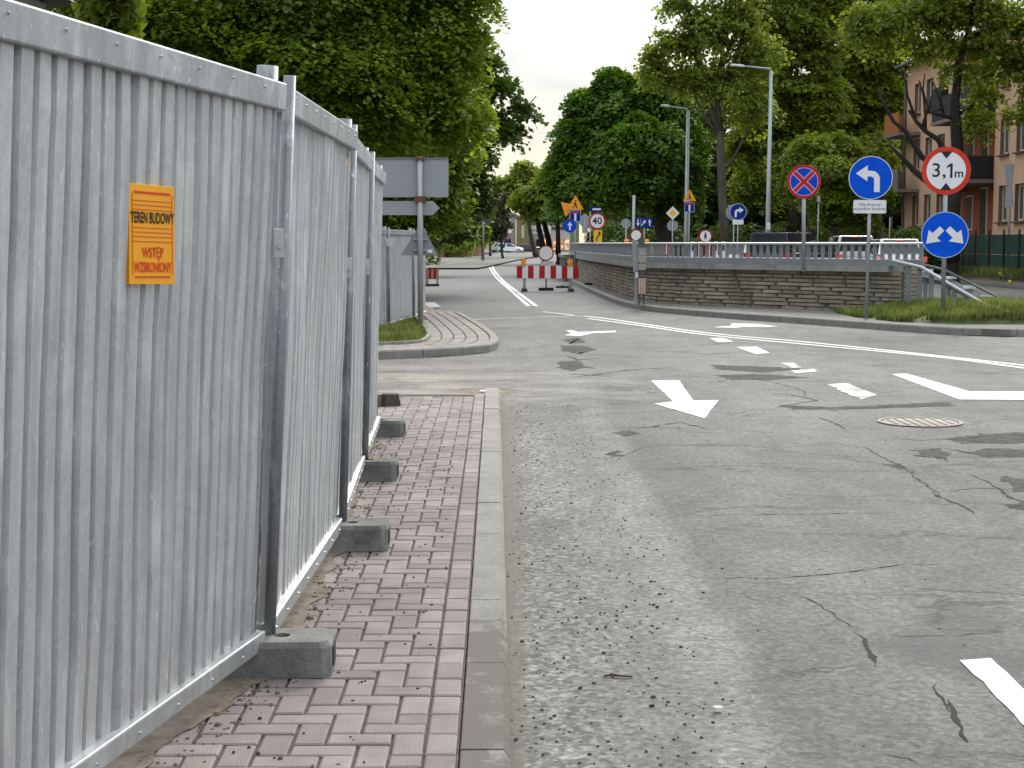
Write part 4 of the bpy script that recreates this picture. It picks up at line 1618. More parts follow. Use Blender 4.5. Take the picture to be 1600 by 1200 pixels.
# lane sign
Y = 60.0
t = sign_root('road_sign', 'dark blue lane sign with three white arrows behind the white closed road disc', 1006, Y, .05)
zz = zpx(348, Y) - .05
wd, ht = 27 / 2400 * Y, 15 / 2400 * Y
pole(t, zz, .025, x=.02)
MB().plate(rrect(0, zz, wd, ht, .03), -.052, -.04).build('plate', DBLUE, t)
mb = MB()
a_ = arrow_up(ht * .6)
mb.sheet([(p[0] * .8 - wd * .33, zz - p[1]) for p in a_][::-1], -.0535)
c_, s2 = math.cos(R(-38)), math.sin(R(-38))
mb.sheet([(p[0] * .8 * c_ - p[1] * s2, zz + p[0] * .8 * s2 + p[1] * c_) for p in a_], -.0535)
mb.sheet([(p[0] * .8 + wd * .34, zz + p[1]) for p in a_], -.0535)
mb.build('white_arrows', WHITE, t)
MB().sheet([(-wd * .17, zz - ht * .45), (-wd * .155, zz - ht * .45), (-wd * .155, zz + ht * .45), (-wd * .17, zz + ht * .45)], -.0534).build('dividing_line', WHITE, t)
# plain tall pole
t = sign_root('steel_pole', 'tall bare steel pole rising behind the white closed road disc', 988, 56, .05, 'pole')
pole(t, zpx(305, 56) - .05, .055)
# closed road disc at the railing
Y = 48.0
t = sign_root('road_sign', 'plain white closed road disc with dark red ring above the striped refuge post', 993.5, Y, .13)
zz = zpx(367.5, Y) - .13
r_ = 10.2 / 2400 * Y
pole(t, zz, .02)
plate_round(t, zz, r_, face=WHITE, border=DRED, bw=.26)

# speed limit group
Y = 54.0
zb = .12
t = sign_root('road_sign', 'round 40 speed limit above a yellow plate with a bent black arrow', 932, Y, zb)
zz = zpx(345.5, Y) - zb
r_ = 13.2 / 2400 * Y
pole(t, zz, .022, x=-.02)
plate_round(t, zz, r_, face=WHITE, border=RED, bw=.2)
text('40', r_ * 1.12, BLACK, t, 'speed_figure', (0, f - .002, zz), bold=.006)
z3 = zpx(369, Y) - zb
MB().plate(rrect(.03, z3, 13 / 2400 * Y, 19 / 2400 * Y, .01), -.052, -.04).build('yellow_plate', YELLOW, t)
q = 19 / 2400 * Y
MB().sheet([(.03 + p[0] * q, z3 + p[1] * q) for p in ((-.14, -.42), (-.03, -.42), (-.03, -.16), (.17, .06), (.17, .2), (.26, .2), (.12, .42), (-.02, .2), (.06, .2), (.06, .1), (-.14, -.1))], -.0535).build('bent_arrow', BLACK, t)
MB().box((-.16, -.1, .03), (.5, .3, .09)).build('rubber_base', RUBBER, t, bevel=.01)
# its neighbour pole carrying the street name
Y = 56.5
t = sign_root('street_name_sign', 'small dark blue street name plate with a white band above the speed limit', 930.5, Y, .12, 'street sign')
zz = zpx(327, Y) - .12
pole(t, zz + .05, .022, x=-.2)
pole(t, 1.9, .022, x=.19)
MB().plate(rrect(0, zz, 20 / 2400 * Y, 7.5 / 2400 * Y, .08), -.052, -.04).build('plate', DBLUE, t)
MB().sheet(rrect(0.03, zz - .0, 13 / 2400 * Y, 2.8 / 2400 * Y, .02), -.0535).build('white_band', WHITE, t)

# straight-on sign and works group
Y = 60.0
t = sign_root('road_sign', 'blue round sign with straight white arrow at the left end of the railing', 890, Y, .05)
zz = zpx(353, Y) - .05
r_ = 10.4 / 2400 * Y
pole(t, zz, .024)
plate_round(t, zz, r_, face=BLUE, border=BLUE, bw=.05)
MB().sheet(off(arrow_up(r_ * 1.05), 0, zz), f - .001).build('white_arrow', WHITE, t)
Y = 62.0
t = sign_root('road_sign', 'orange works triangle above a blue dead end plate with an upturned orange triangle behind', 898, Y, .05)
zz = zpx(320, Y) - .05
pole(t, zz, .028)
works_triangle(t, zz, 15.0 / 2400 * Y)
works_triangle(t, zpx(325, Y) - .05, 14.0 / 2400 * Y, x=-.32, y=.02, rot=R(48), name='second_triangle')
dead_end(t, zpx(337.5, Y) - .05, 17.5 / 2400 * Y, y=-.052)

# ---- left: backs of direction signs with warning triangle
Y = 27.2
zb = IZ - .05
t = sign_root('direction_sign', 'grey back of a large direction board, arrow plate and warning triangle on one pole', 656.5, Y, zb, yaw=0.0)
k = Y / 2400
z0, z1 = zpx(308, Y) - zb, zpx(246, Y) - zb
pole(t, z1 + .01, .05)
MB().plate(rrect(-(656 - 634) * k, (z0 + z1) / 2, 131 * k, z1 - z0, .03), .055, .09).build('board', SIGNBACK, t)
MB().box((-(656 - 634) * k, .052, z1 - .012), (129 * k, .03, .024)).build('board_edge', M('sign_edge_dark', (.16, .18, .2), .5, .3), t)
za, zb_ = zpx(336, Y) - zb, zpx(314, Y) - zb
xr = (672 - 656) * k
MB().plate([(-(656 - 560) * k, za), ((675 - 656) * k, za), ((686 - 656) * k, (za + zb_) / 2), ((675 - 656) * k, zb_), (-(656 - 560) * k, zb_)], .055, .085).build('arrow_plate', SIGNBACK, t)
zt0, zt1 = zpx(399, Y) - zb, zpx(348, Y) - zb
MB().plate([(-(656 - 625) * k, zt0), ((683 - 656) * k, zt0), ((656.5 - 656) * k, zt1)], .055, .075).build('triangle_plate', M('triangle_back', (.23, .245, .265), .55, .2), t)
for zz in (zpx(374, Y) - zb, zpx(391, Y) - zb):
    MB().box((0, .03, zz), (.26, .04, .03)).build('bracket', POLE, t)
MB().box((14 * k, .048, zpx(392.5, Y) - zb), (9 * k, .02, 5 * k)).build('white_label', WHITE, t)
RUST = M('rust_stain', (.16, .06, .035), .85, var=.3, scale=20)
for zz, w_ in ((z1 - .02, .16), (z0 - .01, .2), (zb_ + .01, .2)):
    MB().box((0, -.0, zz), (w_, .11, .05)).build('rusty_clamp', RUST, t)
# far blue-grey sign backs
Y = 130.0
t = sign_root('direction_sign', 'two dark blue grey board backs far off at the left bend', 755, Y, .1, yaw=0.0)
k = Y / 2400
pole(t, zpx(322, Y), .07)
BK = M('far_board', (.06, .085, .11), .6)
MB().plate(rrect(6 * k, zpx(328, Y) - .1, 24 * k, 14 * k, .05), -.12, -.06).build('upper_board', BK, t)
MB().plate(rrect(-2 * k, zpx(344, Y) - .1, 24 * k, 15 * k, .05), -.12, -.06).build('lower_board', BK, t)

# thin poles beyond the railing
t = sign_root('road_sign', 'narrow grey sign board seen edge on beside the green fence post', 1576, 57.5, .4, yaw=R(-68))
zz = zpx(290, 57.5) - .4
pole(t, zpx(255, 57.5) - .4, .045)
k = 57.5 / 2400
MB().plate([(-.28, zpx(257, 57.5) - .4), (.28, zpx(257, 57.5) - .4), (.16, zpx(290, 57.5) - .4), (-.16, zpx(290, 57.5) - .4)], -.07, -.05).build('upper_board', SIGNBACK, t)
MB().plate([(-.16, zpx(291, 57.5) - .4), (.16, zpx(291, 57.5) - .4), (.28, zpx(324, 57.5) - .4), (-.2, zpx(324, 57.5) - .4)], -.07, -.05).build('lower_board', SIGNBACK, t)
t = sign_root('road_sign', 'thin grey post with a small narrow board by the green hedge', 1390, 70, .2, yaw=R(60))
pole(t, zpx(340, 70) - .2, .03)
MB().plate(rrect(.1, zpx(347, 70) - .2, .3, .45, .02), -.05, -.035).build('board', SIGNBACK, t)
t = sign_root('steel_pole', 'thin pale post standing among dark trees right of the no stopping disc', 1277.5, 66, .1, 'pole')
pole(t, zpx(312, 66) - .1, .03)
MB().box((0, 0, zpx(344, 66) - .1), (.12, .12, .12)).build('collar', POLE, t)
MB().box((0, 0, zpx(311, 66) - .1), (.14, .14, .25)).build('cap', POLE, t)

# ================================================================== STREETLIGHTS
for px, Y, pt, arm, lab in ((1199.5, 65.0, 107, 62, 'taller grey streetlight with long arm over the road, nearer of the two'), (1072, 70.0, 170, 42, 'shorter-looking streetlight partly hidden by leaves, farther of the two')):
    p = D(px, 380, Y)
    t = thing('street_lamp', lab, 'street lamp', (p.x, Y, .1), 0, 'streetlights along the parapet road')
    h = zpx(pt, Y) - .1
    LAMPM = M('lamp_steel', (.32, .36, .38), .4, .4, var=.08)
    MB().tube([(0, 0, 0), (0, 0, h * .25), (0.03, 0, h * .99)], [.13, .105, .07], 14).build('pole', LAMPM, t, smooth=True)
    L_ = arm * Y / 2400
    MB().tube([(0.03, 0, h - .02), (-L_ * .68, 0, h + .1)], [.045, .035], 10).build('arm', LAMPM, t)
    mb = MB()
    m_ = Matrix.Rotation(R(5), 3, 'Y')
    mb.box((-L_ * .82, 0, h + .13), (L_ * .36, .26, .085), m=m_, top=.8)
    mb.build('lamp_head', M('lamp_head', (.55, .58, .6), .35, .2), t, bevel=.02)
    MB().box((-L_ * .82, 0, h + .08), (L_ * .28, .2, .02), m=m_).build('lens', M('lamp_lens', (.6, .62, .6), .2), t)
    if px > 1100:
        MB().box((0, -.115, zpx(357, Y)), (.16, .02, .3)).build('label', WHITE, t)

# ================================================================== BARRIERS
def striped_board(t, x0, x1, z0, z1, y0, n, cols, name='stripe'):
    for i in range(n):
        a, b = x0 + (x1 - x0) * i / n, x0 + (x1 - x0) * (i + 1) / n
        MB().box(((a + b) / 2, y0, (z0 + z1) / 2), (b - a - .002, .03, z1 - z0)).build(name, cols[i % len(cols)], t)


AMBER = M('amber_lens', (.85, .33, .01), .3, var=.1)
Y = 50.5
k = Y / 2400
t = sign_root('road_barrier', 'red and white striped road barrier with two amber lamps closing the lane', 856, Y, 0.0, 'barrier', yaw=0.0)
x0, x1 = (807.5 - 856) * k, (904 - 856) * k
z0, z1 = zpx(435, Y), zpx(415.5, Y)
striped_board(t, x0, x1, z0, z1, 0, 11, (RED, WHITE))
for px in (819.5, 892):
    x = (px - 856) * k
    MB().box((x, .035, (zpx(455, Y) + zpx(405, Y)) / 2), (.1, .04, zpx(405, Y) - zpx(455, Y))).build('leg', POLE, t)
    MB().box((x, 0.02, .05), (.2, .7, .1), top=.85).build('rubber_foot', RUBBER, t, bevel=.01)
    lp = MB().tube([(x - .03, -.0, zpx(415, Y)), (x - .03, 0, zpx(411, Y))], .07, 12).build('lamp_body', AMBER, t)
    zc = zpx(408.5, Y)
    MB().tube([(x - .03, -.04, zc), (x - .03, .04, zc)], .095, 16).build('lamp_lens', AMBER, t)
# the disc that rises behind it on its own stand
Y = 51.5
t = sign_root('road_sign', 'plain white disc with red ring and a small plate, standing at the striped barrier', 853.5, Y, 0, yaw=0.0)
k = Y / 2400
zz = zpx(395.5, Y)
plate_round(t, zz, 12.3 * k, face=WHITE, border=DRED, bw=.16)
pole(t, zz, .025, y=0.0)
MB().plate(rrect(.06, zpx(411.5, Y), 18.5 * k, 7 * k, .01), -.052, -.04).build('text_plate', M('plate_grey', (.5, .52, .56), .5), t)
MB().box((0, 0, .05), (.5, .3, .1)).build('rubber_base', RUBBER, t)
# rubber bases lying on the road
c = G(879, 450)
o = thing('rubber_weight', 'flat black rubber sign base lying on the asphalt behind the barrier foot', 'sign base', (c.x, c.y, 0))
MB().box((0, 0, .035), (.5, .3, .07), top=.9).build('slab', RUBBER, o)
MB().box((0, 0, .075), (.1, .1, .03)).build('socket', RUBBER, o)
# barrier on the left edge
Y = 57.0
k = Y / 2400
t = sign_root('road_barrier', 'short red and pale striped barrier half hidden behind the far fence', 676, Y, 0.0, 'barrier', yaw=0.0)
z0, z1 = zpx(436, Y), zpx(420, Y)
SALMON = M('faded_red', (.42, .2, .15), .5)
striped_board(t, -14 * k, 9 * k, z0, z1, 0, 6, (DRED, SALMON))
for dx in (-9, 7):
    MB().box((dx * k, .03, z0 / 2), (.07, .04, z0)).build('leg', POLE, t)
MB().box((-1 * k, .03, .04), (22 * k, .3, .08)).build('rubber_foot', RUBBER, t)
# pale slatted board on the ground by the lawn
c = G(673, 480, .02)
t = thing('fallen_board', 'white slatted board lying flat on the asphalt behind the lawn corner', 'board', (c.x, c.y, .01), R(12))
for i in range(4):
    MB().box((0, -.35 + .24 * i, .03 + .02 * i), (.36, .2, .03)).build('slat', WHITE, t)

# stacked refuge post against the wall
Y = 36.2
k = Y / 2400
p = D(1003, 380, Y)
t = thing('refuge_post', 'leaning stack of pale plates over striped sheeting on two legs against the wall', 'guide post', (p.x, Y, SZ), 0)
zc = lambda py: zpx(py, Y) - SZ
for dx in (-3.5, 3.5):
    MB().box((dx * k, .02, (zc(476)) / 2 + zc(400) / 2), (.045, .05, zc(400) - zc(476))).build('leg', M('dark_steel', (.1, .1, .105), .6, .3), t)
BEIGE = M('faded_beige', (.33, .31, .275), .8, var=.15)
for (a, b, mt, nm) in ((388, 398.5, BEIGE, 'pale_plate'), (400, 410, BEIGE, 'pale_plate'), (412, 422, BEIGE, 'pale_plate')):
    MB().box((.2 * k, -.04, (zc(a) + zc(b)) / 2), (11 * k, .1, zc(a) - zc(b))).build(nm, mt, t)
MB().box((-1 * k, -.05, zc(379)), (9.5 * k, .09, 13 * k)).build('dark_green_plate', M('dull_green', (.06, .1, .075), .7), t)
n_ = 7
for i in range(n_):
    MB().box(((-6 + 12.5 * (i + .5) / n_) * k, -.05 - .01 * (i % 2), zc(447)), (12.5 / n_ * k, .05, 24 * k)).build('stripe', (M('faded_pink', (.42, .17, .15), .7), M('faded_white', (.55, .5, .46), .7))[i % 2], t)
t2 = thing('steel_box_post', 'grey square steel post leaning left of the stacked pale plates', 'post', (p.x - 10 * k, Y + .1, SZ), 0)
MB().bar((1.5 * k, 0, zc(425)), (-1 * k, 0, zc(375)), .15, .12).build('shaft', POLE, t2)
MB().bar((2 * k, 0, 0), (1.5 * k, 0, zc(425)), .07, .07).build('lower_leg', POLE, t2)
MB().box((2.5 * k, -.05, zc(429)), (4 * k, .05, 10 * k)).build('white_strip', WHITE, t2)

# red and white boards beyond the railing
Y = 50.0
k = Y / 2400
for (pa, pb, n_, lab) in ((1007, 1052, 12, 'low red and white striped boards seen through the railing left of the diamond sign'),):
    p = D((pa + pb) / 2, 380, Y)
    t = thing('road_barrier', lab, 'barrier', (p.x, Y, 0.0), 0, None)
    hw = (pb - pa) / 2 * k
    striped_board(t, -hw, hw, zpx(398, Y), zpx(382, Y), 0, n_, (WHITE, M('dull_red', (.34, .07, .05), .5), M('dull_red', (.34, .07, .05), .5)))
    for sx in (-.8, .8):
        MB().box((sx * hw, .03, zpx(398, Y) / 2), (.08, .05, zpx(398, Y))).build('leg', POLE, t)
t = thing('road_barrier', 'dark red barrier with five white capped posts under the no pedestrians disc', 'barrier', (D(1106, 380, Y).x, Y, 0), 0, None)
MB().box((0, 0, zpx(391, Y)), (58 * k, .05, 15 * k)).build('board', DRED, t)
for i in range(5):
    x = (-24 + 12 * i) * k
    MB().box((x, -.06, (zpx(377.5, Y)) / 2), (6 * k, .08, zpx(377.5, Y))).build('white_post', WHITE, t)
    MB().box((x, -.105, zpx(387, Y)), (3 * k, .02, 9 * k)).build('dark_slot', BLACK, t)
for px, Y_, lab in ((979, 47, 'small amber lamp on the railing left of the white closed road disc'), (1010.5, 47, 'small amber lamp on the railing right of the white closed road disc')):
    p = D(px, 380, Y_)
    t = thing('warning_lamp', lab, 'lamp', (p.x, Y_, 0), 0, 'amber lamps behind the railing')
    MB().box((0, 0, zpx(382, Y_) / 2), (.05, .05, zpx(382, Y_))).build('stand', POLE, t)
    MB().tube([(0, 0, zpx(381, Y_)), (0, 0, zpx(376.5, Y_)), (0, 0, zpx(373.5, Y_))], [.06, .08, .05], 12).build('lens', AMBER, t)

# ================================================================== RETAINING WALL, PARAPET AND RAILING
STONE = M('wall_block', (0.3, 0.255, 0.2), 0.95, var=0.22, scale=5, bump=1.0, bscale=26, alt=(0.18, 0.158, 0.125), altpos=(0.47, 0.66), piece=0.16)
MORTAR = M('wall_joint', (0.11, 0.097, 0.08), 0.95, var=0.3, scale=9)
wl_s = resample(wl, 0.1)


def line_len(P):
    a = [0.0]
    for p, q in zip(P, P[1:]):
        a.append(a[-1] + (q - p).length)
    return a


WLA = line_len(wl_s)
WTOT = WLA[-1]


def on_wall(s_):
    s_ = max(0.0, min(WTOT - 1e-3, s_))
    i = min(int(s_ / 0.1), len(wl_s) - 2)
    f = (s_ - WLA[i]) / max(1e-6, WLA[i + 1] - WLA[i])
    p = wl_s[i].lerp(wl_s[i + 1], f)
    t = (wl_s[i + 1] - wl_s[i]).normalized()
    return p, t, Vector((t.y, -t.x, 0))      # normal: away from the road


TOPZ = 0.98
p0 = on_wall(0)[0]
wall = thing('retaining_wall', 'long curved rock-faced block wall under the grey railing', 'wall', (p0.x, p0.y, 0))
core = MB()
ns_ = 90
prev = None
for i in range(ns_ + 1):
    p, t, nrm = on_wall(WTOT * i / ns_)
    if (t.x * 0 + nrm.y) < 0:
        nrm = -nrm
    a, b = p + nrm * 0.03, p + nrm * 0.55
    row = [(a.x, a.y, 0), (a.x, a.y, TOPZ), (b.x, b.y, TOPZ), (b.x, b.y, 0)]
    bi = len(core.v)
    core.v += row
    if prev is not None:
        for q in range(4):
            q2 = (q + 1) % 4
            core.f.append((prev + q, prev + q2, bi + q2, bi + q))
    else:
        core.f.append((bi, bi + 1, bi + 2, bi + 3))
    prev = bi
core.f.append((prev + 3, prev + 2, prev + 1, prev))
core.build('wall_core', MORTAR, wall, world=True)
NC = 10
ch = (TOPZ - 0.09) / NC
stones = []
for c in range(NC):
    s_ = -0.2 * (c % 2)
    while s_ < WTOT - 0.1:
        ln = rng.choice((.6, .75, .9, 1.1))
        stones.append((s_, min(WTOT, s_ + ln), 0.09 + c * ch))
        s_ += ln
stones.sort(key=lambda q: q[0])


def stone_mb(mb, a, b, z):
    a = max(a, 0.0) + 0.004
    b = b - 0.004
    if b - a < 0.03:
        return
    pa, ta, na = on_wall(a)
    pb, tb, nb = on_wall(b)
    if na.y < 0:
        na, nb = -na, -nb
    k = len(mb.v)
    zz0, zz1 = z + 0.004, z + ch - 0.004
    pr = -rng.uniform(0.006, 0.03)
    for (p, nn_) in ((pa, na), (pb, nb)):
        for zz in (zz0, zz1):
            q = p + nn_ * 0.05
            mb.v.append((q.x, q.y, zz))
    d = (pb - pa)
    for fa in (0.1, 0.9):
        p = pa + d * fa
        for zz in (zz0 + ch * .1, zz1 - ch * .1):
            q = p + na * (pr + rng.uniform(-.01, .01))
            mb.v.append((q.x, q.y, zz))
    mb.f += [(k + 4, k + 6, k + 7, k + 5), (k, k + 4, k + 5, k + 1), (k + 2, k + 3, k + 7, k + 6), (k + 1, k + 5, k + 7, k + 3), (k, k + 2, k + 6, k + 4)]


for a, b, z in stones[:300]:
    mb = MB()
    stone_mb(mb, a, b, z)
    if mb.v:
        mb.build('stone', STONE, wall, world=True)
mb = MB()
for a, b, z in stones[300:]:
    stone_mb(mb, a, b, z)
tag(mb.build('distant_stones', STONE, wall, world=True), kind='stuff')
# end face stones
pe, te, ne = on_wall(0)
if ne.y < 0:
    ne = -ne
mb = MB()
for c in range(NC):
    z = 0.09 + c * ch
    mb.bar(pe + ne * .05 - te * .015 + Vector((0, 0, z + ch / 2)), pe + ne * .52 - te * .015 + Vector((0, 0, z + ch / 2)), .05, ch - .014)
mb.build('end_stones', STONE, wall, world=True)
COPE = M('parapet_concrete', (0.27, 0.27, 0.26), 0.9, var=0.2, scale=4, bump=0.4, bscale=40, alt=(0.19, 0.185, 0.17), altpos=(.52, .68))


def run_profile(prof, name, mat, parent, s0=0.0, s1=None, n=110, drop=0.0):
    """prof: (distance behind the wall face, z)"""
    mb = MB()
    s1 = WTOT if s1 is None else s1
    m_ = len(prof)
    for i in range(n + 1):
        s_ = s0 + (s1 - s0) * i / n
        if s_ < 0:
            p, t, nrm = on_wall(0)
            p = p + t * s_
        else:
            p, t, nrm = on_wall(s_)
        if nrm.y < 0:
            nrm = -nrm
        for dd, z in prof:
            q = p + nrm * dd
            mb.v.append((q.x, q.y, z))
    for i in range(n):
        for j in range(m_):
            j2 = (j + 1) % m_
            mb.f.append((i * m_ + j, i * m_ + j2, (i + 1) * m_ + j2, (i + 1) * m_ + j))
    mb.f += [tuple(range(m_))[::-1], tuple(n * m_ + j for j in range(m_))]
    return mb.build(name, mat, parent, world=True)


run_profile([(-.16, .975), (.62, .975), (.62, 1.1), (-.16, 1.1)], 'coping', COPE, wall, s0=0.25)
RAILM = M('railing_grey', (0.225, 0.245, 0.255), 0.6, 0.25, var=0.14, scale=3, alt=(.22, .235, .24), altpos=(.55, .7))
rail = thing('railing', 'long grey steel parapet railing with flat balusters above the block wall', 'railing', (p0.x, p0.y, 1.0))
S0 = -0.55
run_profile([(-.1, 1.102), (-.1, 1.24), (-.06, 1.26), (.04, 1.26), (.04, 1.102)], 'lower_beam', RAILM, rail, s0=S0)
run_profile([(-.085, 1.55), (-.085, 1.585), (-.03, 1.6), (.03, 1.585), (.03, 1.55)], 'handrail', M('handrail_pale', (.37, .39, .4), .5, .3), rail, s0=S0)
nb_ = 0
s_ = S0 + 0.05
bm_ = MB().box((0, 0, 0), (.086, .035, .298)).mesh('baluster', RAILM)
while s_ < WTOT - 0.1 and nb_ < 290:
    if s_ < 0:
        p, t, nrm = on_wall(0)
        p = p + t * s_
    else:
        p, t, nrm = on_wall(s_)
    if nrm.y < 0:
        nrm = -nrm
    q = p + nrm * (-.03)
    o = mesh_obj('baluster', bm_, rail, (q.x - p0.x, q.y - p0.y, 1.404 - 1.0), (0, 0, math.atan2(t.y, t.x)))
    s_ += 0.2
    nb_ += 1

# guard rails running down into the grass
EndP = on_wall(0)[0]
gr1 = thing('guard_rail', 'near sloping guard rail of grey pipe and box posts sinking into the grass', 'guard rail', (EndP.x, EndP.y, 0))
line = [D(1395, 407.5, 31.2), D(1440, 418, 30.8), D(1480, 442, 30.2), D(1530, 471, 29.6), D(1558, 487, 29.2)]
MB().tube(line, .036, 10).build('pipe', M('handrail_pale', (.37, .39, .4)), gr1, world=True)
for px in (1419.5, 1437, 1455.5, 1492, 1510):
    for a, b in zip(line, line[1:]):
        pa, pb = 800 + a.x / a.y * 2400, 800 + b.x / b.y * 2400
        if pa <= px <= pb:
            f_ = (px - pa) / (pb - pa)
            q = a.lerp(b, f_)
            MB().bar((q.x, q.y + .06, 0.2), (q.x, q.y + .06, q.z), .085, .085, up=(0, 1, 0)).build('post', RAILM, gr1, world=True)
gr2 = thing('guard_rail', 'far sloping dark guard rail with pale brackets ending in a curved pipe', 'guard rail', (EndP.x + 1, EndP.y + 2, 0))
line = [D(1440, 413, 33.5), D(1476, 422, 33), D(1520, 444, 32.5), D(1560, 465, 31.8), D(1578, 474.5, 31.4)]
MB().tube(line, .03, 8).build('pipe', M('dark_steel', (.1, .1, .105)), gr2, world=True)
MB().tube([p + Vector((0, .1, -.22)) for p in line], [.11] * len(line), 4).build('beam', RAILM, gr2, world=True)
c = [D(1577, 474, 31.3), D(1587, 482, 30.9), D(1600, 488, 30.5), D(1620, 491, 30.2)]
MB().tube(c, .04, 8).build('end_pipe', M('handrail_pale', (.37, .39, .4)), gr2, world=True)
for f_ in (.06, .3, .47, .64, .8):
    k_ = f_ * (len(line) - 1)
    a = line[int(k_)].lerp(line[int(k_) + 1], k_ - int(k_))
    MB().bar((a.x, a.y + .1, .1), (a.x, a.y + .1, a.z - .08), .08, .08, up=(0, 1, 0)).build('post', RAILM, gr2, world=True)
    MB().box((a.x, a.y, a.z - .1), (.26, .06, .06)).build('bracket', WHITE, gr2, world=True)

# ================================================================== FAR LEFT BANK, BRICK WALL, SHOPS
BRICK = M('red_brick', (0.2, 0.075, 0.055), 0.9, var=0.25, scale=4, alt=(.13, .055, .045), altpos=(.5, .65))
bw = smooth_line([G(655, 406, 0), G(690, 404, 0), G(730, 401.5, 0), G(752, 400, 0), G(757, 398.5, 0)], 6)
bwall = thing('brick_wall', 'low curved red brick retaining wall at the far left bend', 'wall', tuple(bw[0]))
mb = MB()
m2 = MB()
for i, p in enumerate(bw):
    f_ = i / (len(bw) - 1)
    top = zpx(392 - 9 * f_ ** .8, p.y)
    mb.v += [(p.x, p.y, -.1), (p.x, p.y, top), (p.x - .1, p.y + .6, top), (p.x - .1, p.y + .6, -.1)]
    m2.v += [(p.x, p.y - .12, top + .002), (p.x, p.y - .12, top + .2), (p.x - .1, p.y + .7, top + .2), (p.x - .1, p.y + .7, top + .002)]
    if i:
        for q in range(4):
            q2 = (q + 1) % 4
            for m_ in (mb, m2):
                m_.f.append(((i - 1) * 4 + q, (i - 1) * 4 + q2, i * 4 + q2, i * 4 + q))
for m_ in (mb, m2):
    m_.f += [(0, 1, 2, 3), tuple(len(bw) * 4 - 4 + q for q in (3, 2, 1, 0))]
mb.build('brickwork', BRICK, bwall, world=True)
m2.build('coping', M('brick_coping', (.16, .06, .045), .9), bwall, world=True)
bank = MB()
for i in range(13):
    x = -24 + i * 1.8
    for j in range(7):
        yw = 146 + max(0, (x + 8.8)) * 10.5 if x < -3.8 else 199 + (x + 3.8) * 25
        yy = yw + 1.2 + j * 8
        z = min(6.5, 0.85 + j * .85 * (1.0 - i / 24)) if j else 0.75
        bank.v.append((x, yy, z))
for i in range(12):
    for j in range(6):
        a = i * 7 + j
        bank.f.append((a, a + 7, a + 8, a + 1))
bank = bank.build('grass_bank', M('bank_green', (.07, .085, .025), .95, var=.3, scale=1.5, alt=(.1, .085, .04)), smooth=True)
tag(bank, kind='structure')
# pavement strip at the far left edge of the road
fe = smooth_line([G(640, 421, .1), G(680, 416, .1), G(720, 410, .1), G(760, 404.5, .1), G(790, 401, .1)], 5)
tag(MB().strip([(p.x - .8, p.y + 6) for p in fe], 9.0, .1).build('footpath', M('far_footpath', (.13, .125, .115), .9)), kind='structure')
fk = MB()
for a, b in zip(fe, fe[1:]):
    fk.bar((a.x, a.y, .06), (b.x, b.y, .06), .5, .14)
tag(fk.build('kerb', KERB2), kind='structure')


def far_box(name, label, cat, px0, px1, py0, Y, depth, mat, zb=0.0):
    a, b = D(px0, py0, Y), D(px1, py0, Y)
    t = thing(name, label, cat, ((a.x + b.x) / 2, Y + depth / 2, zb))
    W_, H_ = b.x - a.x, a.z - zb
    MB().box((0, 0, H_ / 2), (W_, depth, H_)).build('wall', mat, t)
    return t, W_, H_


Y = 275
k = Y / 2400
CREAM = M('shop_cream', (.5, .47, .4), .8)
t, W_, H_ = far_box('shop', 'single storey shop with white fascia and warm lit windows beyond the junction', 'shop', 826, 891, 352, Y, 10, CREAM)
fr = -5.0
GL = M('lit_shop_window', (.95, .55, .28), .4, var=.35, scale=.9, emit=1.1, alt=(.2, .1, .06), altpos=(.5, .58))
MB().box((-W_ * .24, fr - .1, H_ - .9), (W_ * .52, .25, 1.35)).build('fascia', WHITE, t)
mb = MB()
for i in range(7):
    mb.box((-W_ * .42 + i * .42, fr - .24, H_ - .95 + .1 * (i % 2)), (.26, .02, .5))
mb.build('fascia_marks', M('fascia_blue', (.25, .25, .4), .6), t)
for i, (x0, x1) in enumerate(((-.48, -.4), (-.33, -.2), (-.15, -.02), (.06, .2), (.23, .34), (.36, .47))):
    wn = MB().box(((x0 + x1) / 2 * W_, fr - .05, 1.35), ((x1 - x0) * W_, .12, 2.1)).build('window', CREAM, t)
    MB().box(((x0 + x1) / 2 * W_, fr - .12, 1.35), ((x1 - x0) * W_ * .86, .06, 1.85)).build('pane', GL if i > 1 else GLASS, wn)
MB().box((W_ * .28, fr - .05, H_ - .5), (W_ * .44, .2, .5)).build('awning', M('dark_awning', (.05, .07, .07), .7), t)
t, W_, H_ = far_box('building', 'green and grey rendered block behind the shop fascia', 'building', 820, 905, 335, 295, 14, M('green_render', (.16, .19, .12), .85))
for i in range(4):
    wn = MB().box(((-.36 + .22 * i) * W_, -7.03, H_ * .78), (1.1, .08, 1.5)).build('window', CREAM, t)
    MB().box(((-.36 + .22 * i) * W_, -7.08, H_ * .78), (.9, .04, 1.3)).build('pane', GLASS, wn)
MB().box((0, 0, H_ + .12), (W_ + .6, 14.6, .24)).build('roof', M('far_roof', (.2, .13, .1), .8), t)
t, W_, H_ = far_box('building', 'olive rendered corner building with a narrow tall window at the junction', 'building', 807, 827, 341, 268, 10, M('olive_render', (.22, .175, .075), .85))
MB().box((0, -5.05, H_ * .62), (.5, .1, 2.4)).build('window', M('shop_cream', (.5, .47, .4)), t)
MB().prism([(-W_ / 2 - .3, -5.3), (W_ / 2 + .3, -5.3), (W_ / 2 + .3, 5.3), (-W_ / 2 - .3, 5.3)], H_ + .002, H_ + .5).build('roof', M('far_roof', (.2, .13, .1)), t)
t, W_, H_ = far_box('building', 'pale grey house front between the conifer and the olive building', 'building', 771, 806, 338, 285, 9, M('grey_render', (.3, .29, .27), .85))
